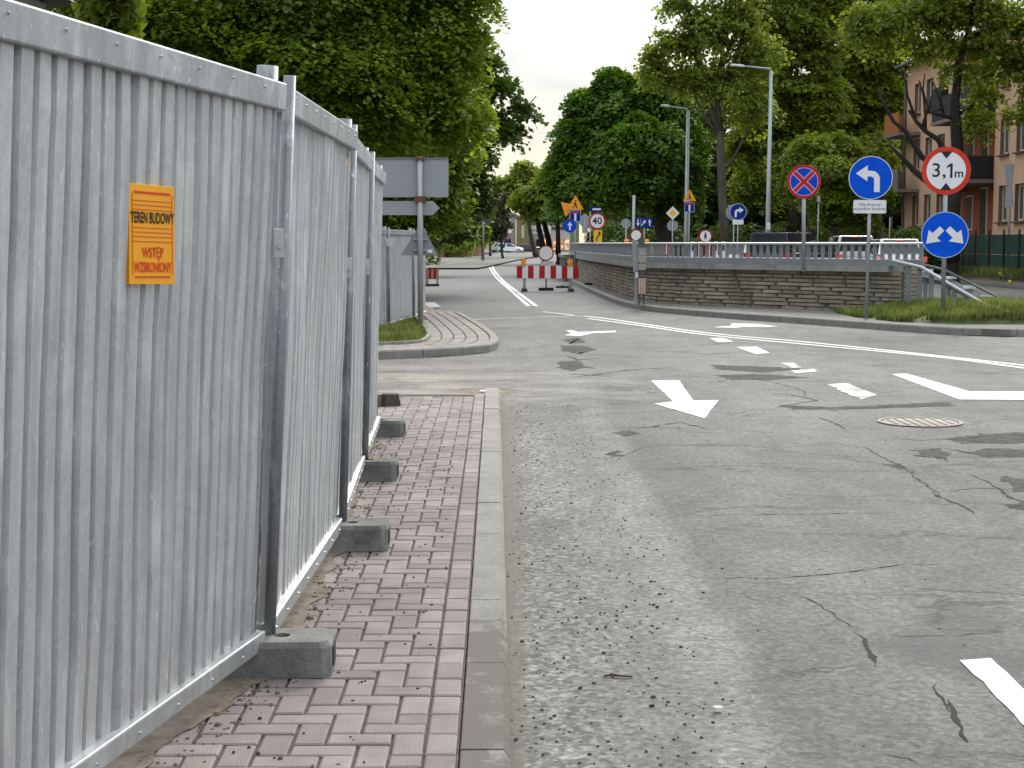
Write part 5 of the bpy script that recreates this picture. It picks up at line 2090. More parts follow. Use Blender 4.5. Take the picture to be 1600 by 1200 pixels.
for i in range(3):
    MB().box(((-.3 + .3 * i) * W_, -4.54, H_ * .7), (.9, .1, 1.4)).build('window', GLASS, t)
MB().box((0, -4.54, 1.2), (2.2, .1, 2.4)).build('gateway', DARKHOLE, t)
MB().prism([(-W_ / 2 - .3, -4.8), (W_ / 2 + .3, -4.8), (W_ / 2 + .3, 4.8), (-W_ / 2 - .3, 4.8)], H_ + .002, H_ + .4).build('roof', M('slate_far', (.09, .1, .12), .8), t)
t = sign_root('street_sign', 'tiny red and blue signs on a post beside the far white car', 793, 262, 0, 'road sign')
k = 262 / 2400
pole(t, zpx(358, 262), .06)
MB().plate(rrect(3 * k, zpx(361, 262), 7 * k, 6 * k, .1), -.1, -.05).build('upper_plate', WHITE, t)
MB().plate(rrect(-1 * k, zpx(369, 262), 7 * k, 5 * k, .1), -.1, -.05).build('red_plate', M('muted_red', (.45, .03, .08)), t)
MB().plate(rrect(-1 * k, zpx(375, 262), 5 * k, 5 * k, .1), -.1, -.05).build('blue_plate', DBLUE, t)
tag(MB().strip([(D(785, 393.2, 255).x, 250.5), (D(835, 393, 255).x, 250.5)], 2.2, .03).build('kerb', WHITE), kind='structure')

# dark-roofed house whose eaves just show over the nearest fence panel
t = thing('house', 'dark slate roof corner showing over the top left of the fence', 'house', (-9.7, 19, 0))
MB().box((0, 0, 2.5), (6, 7, 5.0)).build('wall', M('house_render', (.3, .28, .25), .85), t)
rf = MB()
rf.v += [(-3.4, -3.9, 5.03), (3.4, -3.9, 5.03), (3.4, 3.9, 5.03), (-3.4, 3.9, 5.03), (0, -3.9, 7.6), (0, 3.9, 7.6)]
rf.f += [(0, 1, 4), (2, 3, 5), (1, 2, 5, 4), (3, 0, 4, 5), (3, 2, 1, 0)]
rf.build('roof', M('slate_roof', (.045, .045, .05), .7, var=.2, scale=3), t)

# ================================================================== APARTMENT BUILDING ON THE RIGHT
FX, YA, YB = 20.2, 44.0, 79.6
PEACH = M('peach_render', (.6, .385, .255), .9, var=.07, scale=.8, bump=.2, bscale=30, alt=(.54, .345, .225), altpos=(.5, .7))
OCHRE = M('red_ochre_render', (.34, .085, .045), .9, var=.08, scale=1)
EAVE = 10.55
GZ = 0.4
bld = thing('apartment_building', 'peach rendered three storey block of flats with rust red balcony bays', 'building', (FX, (YA + YB) / 2, 0))
ym = (YA + YB) / 2
BRN = M('window_reveal', (.21, .125, .085), .85)
FRAME = M('window_frame_white', (.62, .62, .58), .5)
SILL = M('sill_brown', (.13, .07, .05), .7)
sills = [2.45, 5.2, 8.0]
WH, WW = 1.5, 1.15
wins = []
for yy in (49.0, 51.2, 56.0, 58.4, 61.55, 63.6, 73.0, 75.2, 77.4):
    for z in sills:
        wins.append((yy, z))
for yy in (47.0,):
    pass
bays = [(64.9, 71.2), (52.6, 54.8)]
# facade built as a grid with openings
ycuts = sorted(set([YA, YB] + [w_[0] - WW / 2 for w_ in wins] + [w_[0] + WW / 2 for w_ in wins] + [b_ for bb in bays for b_ in bb]))
zcuts = sorted(set([0.0, EAVE] + [z for z in sills] + [z + WH for z in sills]))
fac = MB()
ochre = MB()
for a, b in zip(ycuts, ycuts[1:]):
    yc = (a + b) / 2
    inbay = any(b0 < yc < b1 for b0, b1 in bays)
    for z0_, z1_ in zip(zcuts, zcuts[1:]):
        zc_ = (z0_ + z1_) / 2
        if inbay:
            continue
        if any(abs(yc - w_[0]) < WW / 2 and w_[1] < zc_ < w_[1] + WH for w_ in wins):
            continue
        fac.face([(0, b - ym, z0_), (0, a - ym, z0_), (0, a - ym, z1_), (0, b - ym, z1_)])
for b0, b1 in bays:
    ochre.box((.62, (b0 + b1) / 2 - ym, EAVE / 2), (.06, b1 - b0, EAVE))
    for yy in (b0, b1):
        fac.box((.3, yy - ym, EAVE / 2), (.6, .02, EAVE))
L2 = (YB - YA) / 2
fac.face([(0, L2, 0), (0, L2, EAVE), (11, L2, EAVE), (11, L2, 0)])
fac.face([(0, -L2, 0), (11, -L2, 0), (11, -L2, EAVE), (0, -L2, EAVE)])
fac.face([(11, -L2, 0), (11, L2, 0), (11, L2, EAVE), (11, -L2, EAVE)])
fac.build('wall', PEACH, bld)
ochre.build('bay_wall', OCHRE, bld)
rf = MB()
rf.v += [(-.45, -L2 - .4, EAVE), (11.4, -L2 - .4, EAVE), (11.4, L2 + .4, EAVE), (-.45, L2 + .4, EAVE), (5.5, -L2 - .4, EAVE + 1.8), (5.5, L2 + .4, EAVE + 1.8)]
rf.f += [(0, 1, 4), (2, 3, 5), (1, 2, 5, 4), (3, 0, 4, 5), (3, 2, 1, 0)]
roof = rf.build('roof', M('dark_sheet_roof', (.06, .065, .07), .5, .2), bld)
MB().tube([(-.5, -L2 - .4, EAVE - .02), (-.5, L2 + .4, EAVE - .02)], .085, 8).build('gutter', M('gutter_grey', (.12, .13, .14), .5), roof)
MB().tube([(-.1, L2 - .1, 0), (-.1, L2 - .1, EAVE)], .06, 8).build('downpipe', M('gutter_grey', (.12, .13, .14)), bld)
mb = MB()
for i in range(6):
    mb.box((.25, L2 - 1 - i * 1.1, EAVE + .32), (.1, .8, .35))
tag(mb.build('snow_guards', M('gutter_grey', (.12, .13, .14)), roof), kind='stuff')
WG = M('flat_window_glass', (.09, .075, .065), .08, var=.3, scale=.8, spec=.5)
for yy, z in wins:
    y0 = yy - ym
    w_ = MB()
    for (cy, cz, sy, szz) in ((y0 - WW / 2 + .012, z + WH / 2, .02, WH), (y0 + WW / 2 - .012, z + WH / 2, .02, WH), (y0, z + WH - .012, WW - .05, .02), (y0, z + .012, WW - .05, .02)):
        w_.box((.1, cy, cz), (.22, sy, szz))
    win = w_.build('window', BRN, bld)
    MB().box((.2, y0, z + WH / 2), (.04, WW - .05, WH - .05)).build('pane', WG, win)
    f_ = MB()
    for dy in (-WW / 2 + .08, WW / 2 - .08):
        f_.box((.165, y0 + dy, z + WH / 2), (.05, .08, WH - .06))
    f_.box((.165, y0 - .08, z + WH / 2), (.05, .1, WH - .06))
    f_.box((.165, y0, z + .06), (.05, WW - .2, .08)).box((.165, y0, z + WH - .07), (.05, WW - .2, .08))
    f_.build('frame', FRAME, win)
    MB().box((-.06, y0, z - .035), (.2, WW + .14, .06)).build('sill', SILL, win)
DARKRAIL = M('balcony_mesh_black', (.018, .018, .02), .7)
SLAB = M('balcony_slab', (.2, .17, .15), .9)
for b0, b1 in bays:
    for lv, z in enumerate(sills):
        zf = z - .95
        for q in range(3):
            yy = b0 + (b1 - b0) * (q + .5) / 3 - ym
            wn = MB().box((.57, yy, z + .5), (.05, 1.0, 2.2 if q == 1 else 1.6)).build('window', FRAME, bld)
            MB().box((.53, yy, z + .5), (.03, .8, 2.0 if q == 1 else 1.4)).build('pane', WG, wn)
        if lv == 0:
            continue
        bal = MB().box((-.25, (b0 + b1) / 2 - ym, zf - .07), (1.6, b1 - b0 - .3, .15)).build('balcony', SLAB, bld)
        MB().box((-1.0, (b0 + b1) / 2 - ym, zf + .5), (.04, b1 - b0 - .4, .98)).build('front_rail', DARKRAIL, bal)
        for yy in (b0 + .2, b1 - .2):
            MB().box((-.48, yy - ym, zf + .5), (1.0, .04, .98)).build('side_rail', DARKRAIL, bal)
        MB().bar((-1.0, b0 + .2 - ym, zf + 1.02), (-1.0, b1 - .2 - ym, zf + 1.02), .07, .05).build('top_rail', DARKRAIL, bal)
        if lv == 2:
            MB().box((-.9, b1 - 1.0 - ym, zf + 1.0), (.35, 1.5, 1.0)).build('dark_planter', DARKRAIL, bal)
# corner balcony at the far end
ORB = M('balcony_orange', (.36, .13, .045), .8)
for lv, z in ((2, 8.0), (1, 5.2)):
    zf = z - .95
    bal = MB().box((-.55, L2 - 1.4, zf - .07), (1.1, 2.9, .15)).build('balcony', SLAB, bld)
    MB().box((-1.08, L2 - 1.4, zf + .5), (.05, 2.9, 1.0)).build('front_panel', ORB if lv == 2 else SLAB, bal)
    MB().box((-.55, L2 + .03, zf + .5), (1.1, .05, 1.0)).build('side_panel', ORB if lv == 2 else SLAB, bal)

# green mesh fence before the flats
GREENM = M('green_mesh', (.012, .045, .032), .85, var=.25, scale=2, stretch=(1, 1, .4))
gf = thing('mesh_fence', 'dark green screened mesh fence standing before the peach flats', 'fence', (18.45, 55, .45))
for i in range(13):
    y0_ = 42 + i * 1.75
    for zz, hh in ((.35, .68), (1.08, .74)):
        mb = MB()
        for q in range(5):
            ya, yb2 = y0_ + q * .35, y0_ + (q + 1) * .35
            ba, bb_ = .02 * math.sin(q * 2.1 + i), .02 * math.sin((q + 1) * 2.1 + i)
            mb.face([(ba, ya - 55, zz - hh / 2), (bb_, yb2 - 55, zz - hh / 2), (bb_ * .4, yb2 - 55, zz + hh / 2), (ba * .4, ya - 55, zz + hh / 2)])
        mb.build('screen', GREENM, gf)
    MB().box((-.04, y0_ - 55, .78), (.06, .06, 1.7)).build('post', M('fence_post_dark', (.012, .02, .018), .7), gf)
# yellow ball caps beside the post
YB_ = M('yellow_fitting', (.75, .55, .03), .5)
for i, (px, py, lab) in enumerate(((1563.5, 428.5, 'yellow ball left of the pair on the verge by the edge-on sign'), (1573, 427, 'yellow ball right of the pair, at the foot of the edge-on sign'), (1578, 440.5, 'lone pale yellow ball lower down near the far kerb'))):
    Yv = (56.5, 57.0, 54.6)[i]
    p = D(px, py, Yv)
    t = thing('yellow_ball', lab, 'ball', (p.x, p.y, p.z), 0, 'yellow balls on the verge')
    mb = MB()
    rr = .075
    mb.tube([(0, 0, -rr * .98), (0, 0, -rr * .7), (0, 0, 0), (0, 0, rr * .7), (0, 0, rr * .98)], [.1 * rr, rr * .7, rr, rr * .7, .1 * rr], 12)
    mb.build('ball', YB_, t, smooth=True)
    MB().tube([(0, 0, -rr), (0, 0, -rr - .12)], .02, 6).build('stem', RUBBER, t)

# ================================================================== CARS
def car(label, X, Y_, yaw, col, group, L_=4.3, W_=1.78, H_=1.48, z=0.0, van=False, mat_name=None, lights_on=False):
    t = thing('parked_car' if group == 'cars at the far junction' else 'car', label, 'car', (X, Y_, z), yaw, group)
    paint = M(mat_name, col, .28, .1, var=.03, coat=.6)
    # local: +y is forward
    if van:
        belt = [(-L_ / 2, .5, .95), (-L_ / 2 + .06, .32, 1.12), (-L_ * .3, .3, 1.14), (L_ * .2, .28, 1.12), (L_ * .36, .3, 1.02), (L_ / 2 - .12, .34, .82), (L_ / 2, .45, .66)]
        gh = [(-L_ / 2 + .05, 1.1), (-L_ / 2 + .18, H_), (L_ * .12, H_), (L_ * .33, 1.06)]
    else:
        belt = [(-L_ / 2, .5, .86), (-L_ / 2 + .07, .34, .98), (-L_ * .3, .3, 1.0), (L_ * .12, .27, .97), (L_ * .3, .29, .92), (L_ / 2 - .15, .34, .78), (L_ / 2, .45, .6)]
        gh = [(-L_ / 2 + .1, .98), (-L_ / 2 + .45, H_), (L_ * .04, H_), (L_ * .23, .95)]
    mb = MB()
    m_ = 10
    for (y_, zb_, zt_) in belt:
        k_ = 1 - .22 * max(0, abs(y_) / (L_ / 2) - .8) / .2
        hw = W_ / 2 * k_
        zm = zb_ + (zt_ - zb_) * .55
        sec = [(-hw * .86, zb_), (-hw * .98, zb_ + .12), (-hw, zm), (-hw * .96, zt_ - .04), (-hw * .84, zt_), (hw * .84, zt_), (hw * .96, zt_ - .04), (hw, zm), (hw * .98, zb_ + .12), (hw * .86, zb_)]
        mb.v += [(x, y_, z_) for x, z_ in sec]
    for i in range(len(belt) - 1):
        for j in range(m_):
            j2 = (j + 1) % m_
            mb.f.append((i * m_ + j, i * m_ + j2, (i + 1) * m_ + j2, (i + 1) * m_ + j))
    mb.f += [tuple(range(m_))[::-1], tuple((len(belt) - 1) * m_ + j for j in range(m_))]
    body = mb.build('body', paint, t, smooth=False, bevel=.02)
    # cabin
    cb = MB()
    wb, wt = W_ / 2 * .88, W_ / 2 * .72
    for i, (y_, z_) in enumerate(gh):
        ww = wb if i in (0, 3) else wt
        cb.v += [(-ww, y_, z_), (ww, y_, z_)]
    cb.f += [(0, 1, 3, 2), (2, 3, 5, 4), (4, 5, 7, 6), (0, 2, 4, 6), (7, 5, 3, 1), (0, 6, 7, 1)]
    cb.build('cabin', paint, t, bevel=.03)

    def quad(a, b, c_, d, ins, nm, push):
        a, b, c_, d = (Vector(q) for q in (a, b, c_, d))
        cen = (a + b + c_ + d) / 4
        nrm = (b - a).cross(c_ - a).normalized()
        if nrm.dot(cen - Vector((0, 0, .9))) < 0:
            nrm = -nrm
        MB().face([q.lerp(cen, ins) + nrm * push for q in (a, b, c_, d)]).build(nm, GLASS, t)
    P = [Vector(v) for v in cb.v]
    quad(P[0], P[1], P[3], P[2], .14, 'rear_window', .012)
    quad(P[4], P[5], P[7], P[6], .1, 'windscreen', .012)
    for s0_, nm in ((0, 'side_window'), (1, 'side_window')):
        a, b, c_, d = P[s0_], P[2 + s0_], P[4 + s0_], P[6 + s0_]
        mid0, mid1 = a.lerp(d, .5), b.lerp(c_, .55)
        quad(a, b, mid1, mid0, .14, nm, .012)
        quad(mid0, mid1, c_, d, .14, nm, .012)
    RL = M('tail_lamp_lit', (.6, .03, .025), .3, emit=.5) if lights_on else M('tail_lamp', (.45, .02, .02), .25)
    for sx in (-1, 1):
        MB().box((sx * W_ * .4, -L_ / 2 - .0, .82 if not van else .95), (W_ * .17, .1, .18 if not van else .34)).build('tail_light', RL, t, bevel=.01)
        MB().box((sx * W_ * .36, L_ / 2 - .06, .66), (W_ * .2, .12, .13)).build('headlight', M('lamp_clear', (.6, .62, .64), .1), t, bevel=.01)
        MB().box((sx * (W_ / 2 + .06), L_ * .2, 1.0), (.16, .1, .12)).build('mirror', paint, t, bevel=.01)
    MB().box((0, -L_ / 2 - .03, .42), (W_ * .92, .14, .2)).build('rear_bumper', M('bumper_dark', (.03, .03, .032), .6), t, bevel=.02)
    MB().box((0, L_ / 2 - .02, .4), (W_ * .86, .12, .2)).build('front_bumper', M('bumper_dark', (.03, .03, .032)), t, bevel=.02)
    MB().box((0, -L_ / 2 - .035, .68), (.5, .03, .11)).build('number_plate', WHITE, t)
    if lights_on:
        MB().box((0, -L_ / 2 + .38, H_ - .05), (.24, .05, .035)).build('high_brake_light', RL, t)
    for sx in (-1, 1):
        for yy in (-L_ * .3, L_ * .31):
            wh = MB().tube([(sx * (W_ / 2 - .2), yy, .31), (sx * (W_ / 2 - .0), yy, .31)], .31, 18).build('wheel', TYRE, t)
            MB().tube([(sx * (W_ / 2 - .02), yy, .31), (sx * (W_ / 2 + .012), yy, .31)], .2, 14).build('rim', M('rim_silver', (.45, .46, .47), .35, .6), wh)
    return t


g = 'cars on the road behind the railing'
car('white hatchback with lit red tail lamps seen from behind, right of the left turn sign', D(1392, 380, 55).x, 55, R(-4), (.7, .71, .72), g, z=.2, H_=1.52, mat_name='car_paint_white', lights_on=True)
car('white roofed dark car with red brake lights queued left of the white hatchback', D(1327, 380, 62).x, 62, R(-4), (.66, .66, .66), g, z=.25, H_=1.62, mat_name='car_paint_offwhite', lights_on=True)
car('dark navy van just left of the no stopping pole behind the railing', D(1233, 380, 60).x, 60, R(-30), (.012, .018, .06), g, L_=4.7, W_=1.95, H_=1.88, z=.1, van=True, mat_name='car_paint_navy')
car('white car in front of the navy van, partly cut off by the tall streetlight', D(1186, 380, 66).x, 66, R(-45), (.7, .71, .72), g, z=.1, H_=1.5, mat_name='car_paint_white')
g = 'cars at the far junction'
car('silvery white estate car seen side on at the far junction', D(797, 380, 252).x, 252, R(-90), (.66, .7, .7), g, L_=4.5, z=.02, H_=1.5, mat_name='car_paint_silver')
car('dark maroon car behind the silvery estate at the far junction', D(829, 380, 256).x, 256, R(-90), (.05, .018, .025), g, L_=4.3, z=.02, H_=1.45, mat_name='car_paint_maroon')
car('white car tucked close behind the silvery estate at far junction', D(784, 380, 258).x, 258, R(-70), (.7, .7, .68), g, L_=3.9, z=.02, H_=1.6, mat_name='car_paint_white')

# person on the far pavement, mostly hidden by the railing
def person(label, X, Y_, z, yaw):
    vs = [(0, 0, .95), (0, 0, 1.15), (0, .01, 1.4), (0, .0, 1.5), (0, -.02, 1.6), (0, -.02, 1.7),
          (.11, 0, .9), (.12, -.03, .5), (.12, .03, .09), (.12, -.12, .04), (-.11, 0, .9), (-.12, .05, .5), (-.12, .1, .09), (-.12, -.04, .04),
          (.19, 0, 1.4), (.25, .02, 1.12), (.24, -.1, .9), (.24, -.14, .82), (-.19, 0, 1.4), (-.25, .02, 1.12), (-.24, -.1, .9), (-.24, -.14, .82)]
    ed = [(0, 1), (1, 2), (2, 3), (3, 4), (4, 5), (0, 6), (6, 7), (7, 8), (8, 9), (0, 10), (10, 11), (11, 12), (12, 13), (2, 14), (14, 15), (15, 16), (16, 17), (2, 18), (18, 19), (19, 20), (20, 21)]
    rad = [.15, .14, .15, .06, .095, .07, .09, .065, .045, .04, .09, .065, .045, .04, .065, .05, .038, .035, .065, .05, .038, .035]
    me = bpy.data.meshes.new('person')
    me.from_pydata(vs, ed, [])
    CL = new_mat('person_cloth')
    m, tt, b = CL
    sp = tt.nodes.new('ShaderNodeSeparateXYZ')
    tcn = tt.nodes.new('ShaderNodeTexCoord')
    tt.links.new(tcn.outputs['Object'], sp.inputs[0])
    zf = fmath(tt, 'DIVIDE', sp.outputs[2], 2.0)
    c1 = ramp(tt, zf, [(0.0, (.02, .02, .025)), (.465, (.025, .03, .05)), (.47, (.03, .035, .045)), (.755, (.035, .04, .05)), (.76, (.42, .25, .18)), (.835, (.42, .25, .18)), (.84, (.06, .04, .03))], 'CONSTANT')
    tt.links.new(c1, b.inputs['Base Color'])
    b.inputs['Roughness'].default_value = .85
    me.materials.append(m)
    o = bpy.data.objects.new('person', me)
    COL.objects.link(o)
    o.location = (X, Y_, z)
    o.rotation_euler = (0, 0, yaw)
    md = o.modifiers.new('skin', 'SKIN')
    for i, r_ in enumerate(rad):
        me.skin_vertices[0].data[i].radius = (r_, r_ * (.8 if i < 3 else 1.0))
    me.skin_vertices[0].data[0].use_root = True
    ss = o.modifiers.new('smooth', 'SUBSURF')
    ss.levels = ss.render_levels = 2
    tag(o, label, 'person')


person('person in dark clothes standing beside the queued white roofed car', D(1298.5, 380, 58).x, 58, .1, R(20))

# ================================================================== TREES
def leaf_cloud(name, centres, outs, per, spray, size, mat, seed, parent=None, origin=(0, 0, 0), droop=.35, flat=.75, kind=None, tilt=.55):
    """sprays of single folded leaves round the given twig ends"""
    rg = np.random.RandomState(seed)
    C = np.asarray(centres, float)
    O = np.asarray(outs, float)
    K = len(C)
    nrm = O * (1 - flat) + np.array([0, 0, 1.0]) * flat + rg.normal(0, .28, (K, 3))
    nrm /= np.linalg.norm(nrm, axis=1)[:, None]
    t1 = np.cross(nrm, rg.normal(0, 1, (K, 3)))
    t1 /= np.linalg.norm(t1, axis=1)[:, None]
    t2 = np.cross(nrm, t1)
    sr = spray * rg.uniform(.55, 1.35, K)
    cnt = np.maximum(3, (per * (sr / spray) ** 1.6).astype(int))
    idx = np.repeat(np.arange(K), cnt)
    n = len(idx)
    rr = np.sqrt(rg.uniform(0, 1, n)) * sr[idx]
    an = rg.uniform(0, 2 * np.pi, n)
    rad = t1[idx] * np.cos(an)[:, None] + t2[idx] * np.sin(an)[:, None]
    P = C[idx] + rad * rr[:, None] + nrm[idx] * rg.normal(0, .1, n)[:, None] * spray
    P[:, 2] -= droop * rr * rr / sr[idx]
    ln = nrm[idx] + rg.normal(0, tilt, (n, 3))
    ln /= np.linalg.norm(ln, axis=1)[:, None]
    ax = rad + rg.normal(0, .6, (n, 3)) - np.array([0, 0, .35])
    ax -= ln * np.sum(ax * ln, 1)[:, None]
    ax /= np.linalg.norm(ax, axis=1)[:, None] + 1e-9
    sd_ = np.cross(ln, ax)
    s_ = size * rg.uniform(.6, 1.3, n)[:, None]
    base = P - ax * s_ * .5
    tip = P + ax * s_ * .5
    lf = P + sd_ * s_ * .4 + ln * s_ * .1 - ax * s_ * .06
    rt = P - sd_ * s_ * .4 + ln * s_ * .1 - ax * s_ * .06
    V = np.stack([base, rt, tip, lf], 1).reshape(-1, 3) - np.array(origin)
    b4 = np.arange(n)[:, None] * 4
    F = np.concatenate([b4 + np.array([[0, 1, 2]]), b4 + np.array([[0, 2, 3]])], 1).reshape(-1, 3)
    me = bpy.data.meshes.new(name)
    me.vertices.add(len(V))
    me.vertices.foreach_set('co', V.ravel().astype(np.float32))
    me.loops.add(F.size)
    me.loops.foreach_set('vertex_index', F.ravel().astype(np.int32))
    me.polygons.add(len(F))
    me.polygons.foreach_set('loop_start', (np.arange(len(F)) * 3).astype(np.int32))
    me.update(calc_edges=True)
    me.materials.append(mat)
    o = bpy.data.objects.new(name, me)
    COL.objects.link(o)
    o.parent = parent
    if kind:
        tag(o, kind=kind)
    return o


def wiggle(p0, p1, rg, amp, n=6):
    p0, p1 = Vector(p0), Vector(p1)
    ln = (p1 - p0).length
    out = []
    w1 = Vector((rg.gauss(0, 1), rg.gauss(0, 1), rg.gauss(0, .6))) * amp * ln
    w2 = Vector((rg.gauss(0, 1), rg.gauss(0, 1), rg.gauss(0, .6))) * amp * ln * .5
    for i in range(n + 1):
        f_ = i / n
        out.append(p0.lerp(p1, f_) + w1 * math.sin(math.pi * f_) + w2 * math.sin(2 * math.pi * f_))
    return out


def lobes_px(Y, lst):
    """crown masses measured on the picture at distance Y: (px, py, half width px, half height px[, dY, depth factor])"""
    out = []
    for q in lst:
        px, py, rx, ry = q[:4]
        dy = q[4] if len(q) > 4 else 0.0
        dk = q[5] if len(q) > 5 else 1.0
        yy = Y + dy
        c = D(px, py, yy)
        k_ = yy / 2400
        out.append((c, Vector((rx * k_, (rx + ry) / 2 * k_ * dk, ry * k_))))
    return out


def tree(name, label, base, trunk_r, fork, lobes, n_sprays, per, spray, size, lmat, seed, bark=None, group=None, limb_k=.38, twig_k=.35, shell=.5, droop=.35, limbs=None, flat=.7, trunk_pts=None, rough=.35, tilt=.55, top_cut=None):
    rg = random.Random(seed)
    nr = np.random.RandomState(seed)
    t = thing(name, label, 'tree', tuple(base), 0, group)
    bark = bark or BARK
    base = Vector(base)
    fork = Vector(fork)
    mb = MB()
    tp = trunk_pts or wiggle(base, fork, rg, .025, 7)
    n_ = len(tp)
    mb.tube(tp, [trunk_r * (1.25 if i == 0 else 1.0) * (1 - .35 * i / (n_ - 1)) for i in range(n_)], 12)
    wt = np.array([(l[1].x * l[1].y * l[1].z) ** .67 for l in lobes])
    wt /= wt.sum()
    lobes = [(c, Vector([max(.35 * v, v - .62 * spray) for v in r_])) for c, r_ in lobes]
    cs, os_ = [], []
    if limbs is not None:
        for pts_, r0_, r1_ in limbs:
            mb.tube(pts_, [r0_ + (r1_ - r0_) * i / (len(pts_) - 1) for i in range(len(pts_))], 8)
    for li, (c, r_) in enumerate(lobes):
        if limbs is None:
            pth = wiggle(fork if li % 3 else tp[-2], c, rg, .07, 6)
            r0_ = trunk_r * limb_k * rg.uniform(.8, 1.2)
            mb.tube(pth, [r0_ * (1 - .75 * i / 6) for i in range(7)], 7)
        m_ = int(n_sprays * wt[li]) + 1
        v_ = nr.normal(0, 1, (m_, 3))
        v_ /= np.linalg.norm(v_, axis=1)[:, None]
        rad_ = shell + (1.0 - shell) * nr.uniform(0, 1, m_) ** .6
        for q in range(m_):
            d = Vector(v_[q])
            nz = 1.0 + rough * mnoise.noise(d * 2.3 + Vector((seed * 1.7, li * 2.2, 0))) + rough * .6 * mnoise.noise(d * 5.1 + Vector((seed, li, 4)))
            k_ = rad_[q] * nz
            p = c + Vector((d.x * r_.x * k_, d.y * r_.y * k_, d.z * r_.z * k_))
            if p.z < base.z + .6:
                continue
            if top_cut and p.z > top_cut:
                continue
            cs.append(p)
            os_.append(d)
            if rg.random() < twig_k and d.z > -.7:
                s0_ = c.lerp(p, rg.uniform(.1, .4))
                pth = wiggle(s0_, p, rg, .08, 3)
                rr_ = max(.012, trunk_r * .07)
                mb.tube(pth, [rr_ * 1.2, rr_, rr_ * .7, rr_ * .4], 5, cap=False)
    mb.build('trunk', bark, t, smooth=True, world=True)
    leaf_cloud('crown', cs, os_, per, spray, size, lmat, seed, t, tuple(base), droop, flat, tilt=tilt)
    return t


LF_MAPLE = leaf_mat('leaf_maple', (0.095, 0.16, 0.014), (0.18, 0.25, 0.03), .42)
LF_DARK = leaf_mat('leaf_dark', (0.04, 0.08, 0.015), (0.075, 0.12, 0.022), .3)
LF_CHEST = leaf_mat('leaf_chestnut', (0.055, 0.12, 0.015), (0.105, 0.18, 0.024), .36)
LF_OLIVE = leaf_mat('leaf_olive', (0.125, 0.175, 0.021), (0.2, 0.245, 0.04), .45)
LF_LIME = leaf_mat('leaf_lime', (0.115, 0.175, 0.017), (0.19, 0.245, 0.034), .45)
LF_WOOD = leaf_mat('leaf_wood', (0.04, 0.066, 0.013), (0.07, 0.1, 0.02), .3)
LF_BROWN = leaf_mat('leaf_bronze', (0.08, 0.078, 0.03), (0.12, 0.105, 0.035), .3)
LF_GREY = leaf_mat('leaf_conifer', (0.075, 0.08, 0.045), (0.12, 0.115, 0.065), .15)
LF_HEDGE = leaf_mat('leaf_hedge', (0.06, 0.1, 0.014), (0.11, 0.16, 0.022), .25)

# ---- left side
Y = 33
tree('maple_tree', 'large bright maple leaning over the nearest fence panels', D(330, 440, Y + 2)[:2] + (0,), .32, D(360, 60, Y + 2), lobes_px(Y, [
    (450, -60, 190, 120), (300, 30, 150, 100), (520, 70, 170, 120), (600, 60, 120, 100), (690, 30, 62, 75), (660, 110, 75, 65, 1), (560, 165, 100, 62), (640, 175, 70, 48, 1.5), (430, 130, 130, 90, 1),
    (700, 150, 45, 45, 2), (220, -20, 110, 80), (620, -60, 130, 90), (470, 235, 90, 45, 3), (715, -40, 50, 50), (120, -70, 90, 70), (60, -60, 70, 60)]),
    900, 300, .85, .135, LF_MAPLE, 21, shell=.15, droop=.75, flat=.85, tilt=.33, rough=.6)
Y = 43
tree('maple_tree', 'second maple behind the direction board, brighter low foliage', D(600, 430, Y + 1)[:2] + (0,), .26, D(600, 260, Y + 1), lobes_px(Y, [
    (640, 235, 80, 75), (690, 205, 55, 55), (600, 300, 90, 60), (650, 305, 50, 30), (690, 294, 36, 26, 1), (560, 240, 70, 90), (630, 160, 70, 60), (618, 345, 36, 24)]),
    620, 180, .85, .15, LF_MAPLE, 22, shell=.15, droop=.75, flat=.85, tilt=.33)
Y = 50
lm = [([D(668, 300, Y), D(690, 245, Y), D(712, 226, Y), D(745, 219, Y), D(772, 221, Y)], .16, .04),
      ([D(668, 300, Y), D(672, 170, Y), D(690, 158, Y), D(710, 155, Y)], .14, .03),
      ([D(745, 219, Y), D(790, 200, Y), D(812, 185, Y), D(825, 165, Y), D(838, 150, Y)], .05, .015),
      ([D(668, 250, Y), D(640, 150, Y), D(700, 90, Y)], .12, .03),
      ([D(700, 120, Y), D(750, 75, Y), D(775, 95, Y), D(790, 110, Y)], .03, .012)]
tree('oak_tree', 'dark oak with long black limb reaching right over the road', D(636, 440, Y)[:2] + (.1,), .34, D(660, 310, Y), lobes_px(Y, [
    (720, 180, 62, 45), (765, 190, 38, 34), (700, 265, 60, 48), (735, 295, 36, 55), (690, 305, 50, 40), (790, 205, 24, 18), (745, 240, 30, 26), (815, 170, 18, 16), (760, 100, 16, 30), (745, 140, 30, 26), (660, 210, 60, 70), (780, 135, 22, 18), (640, 330, 60, 60)]),
    620, 42, .62, .21, LF_DARK, 23, limbs=lm, shell=.2, droop=.3, rough=.5, twig_k=.5)
Y = 75
tree('oak_tree', 'dark bushy tree deep behind the direction board at the left roadside', D(640, 420, Y)[:2] + (0,), .3, D(650, 330, Y), lobes_px(Y, [
    (700, 310, 50, 50), (720, 330, 22, 28), (660, 330, 60, 60), (716, 352, 28, 16), (600, 320, 70, 60)]),
    520, 40, .75, .3, LF_DARK, 24, shell=.35)
Y = 150
tree('conifer_tree', 'greyish drooping conifer beyond the dark sign boards', D(786, 396, Y)[:2] + (0,), .12, D(786, 330, Y), lobes_px(Y, [(784, 322, 12, 16), (782, 340, 14, 14), (776, 355, 14, 12), (790, 306, 8, 14), (764, 360, 8, 16)]), 200, 30, .8, .35, LF_GREY, 25, shell=.3, droop=.8)
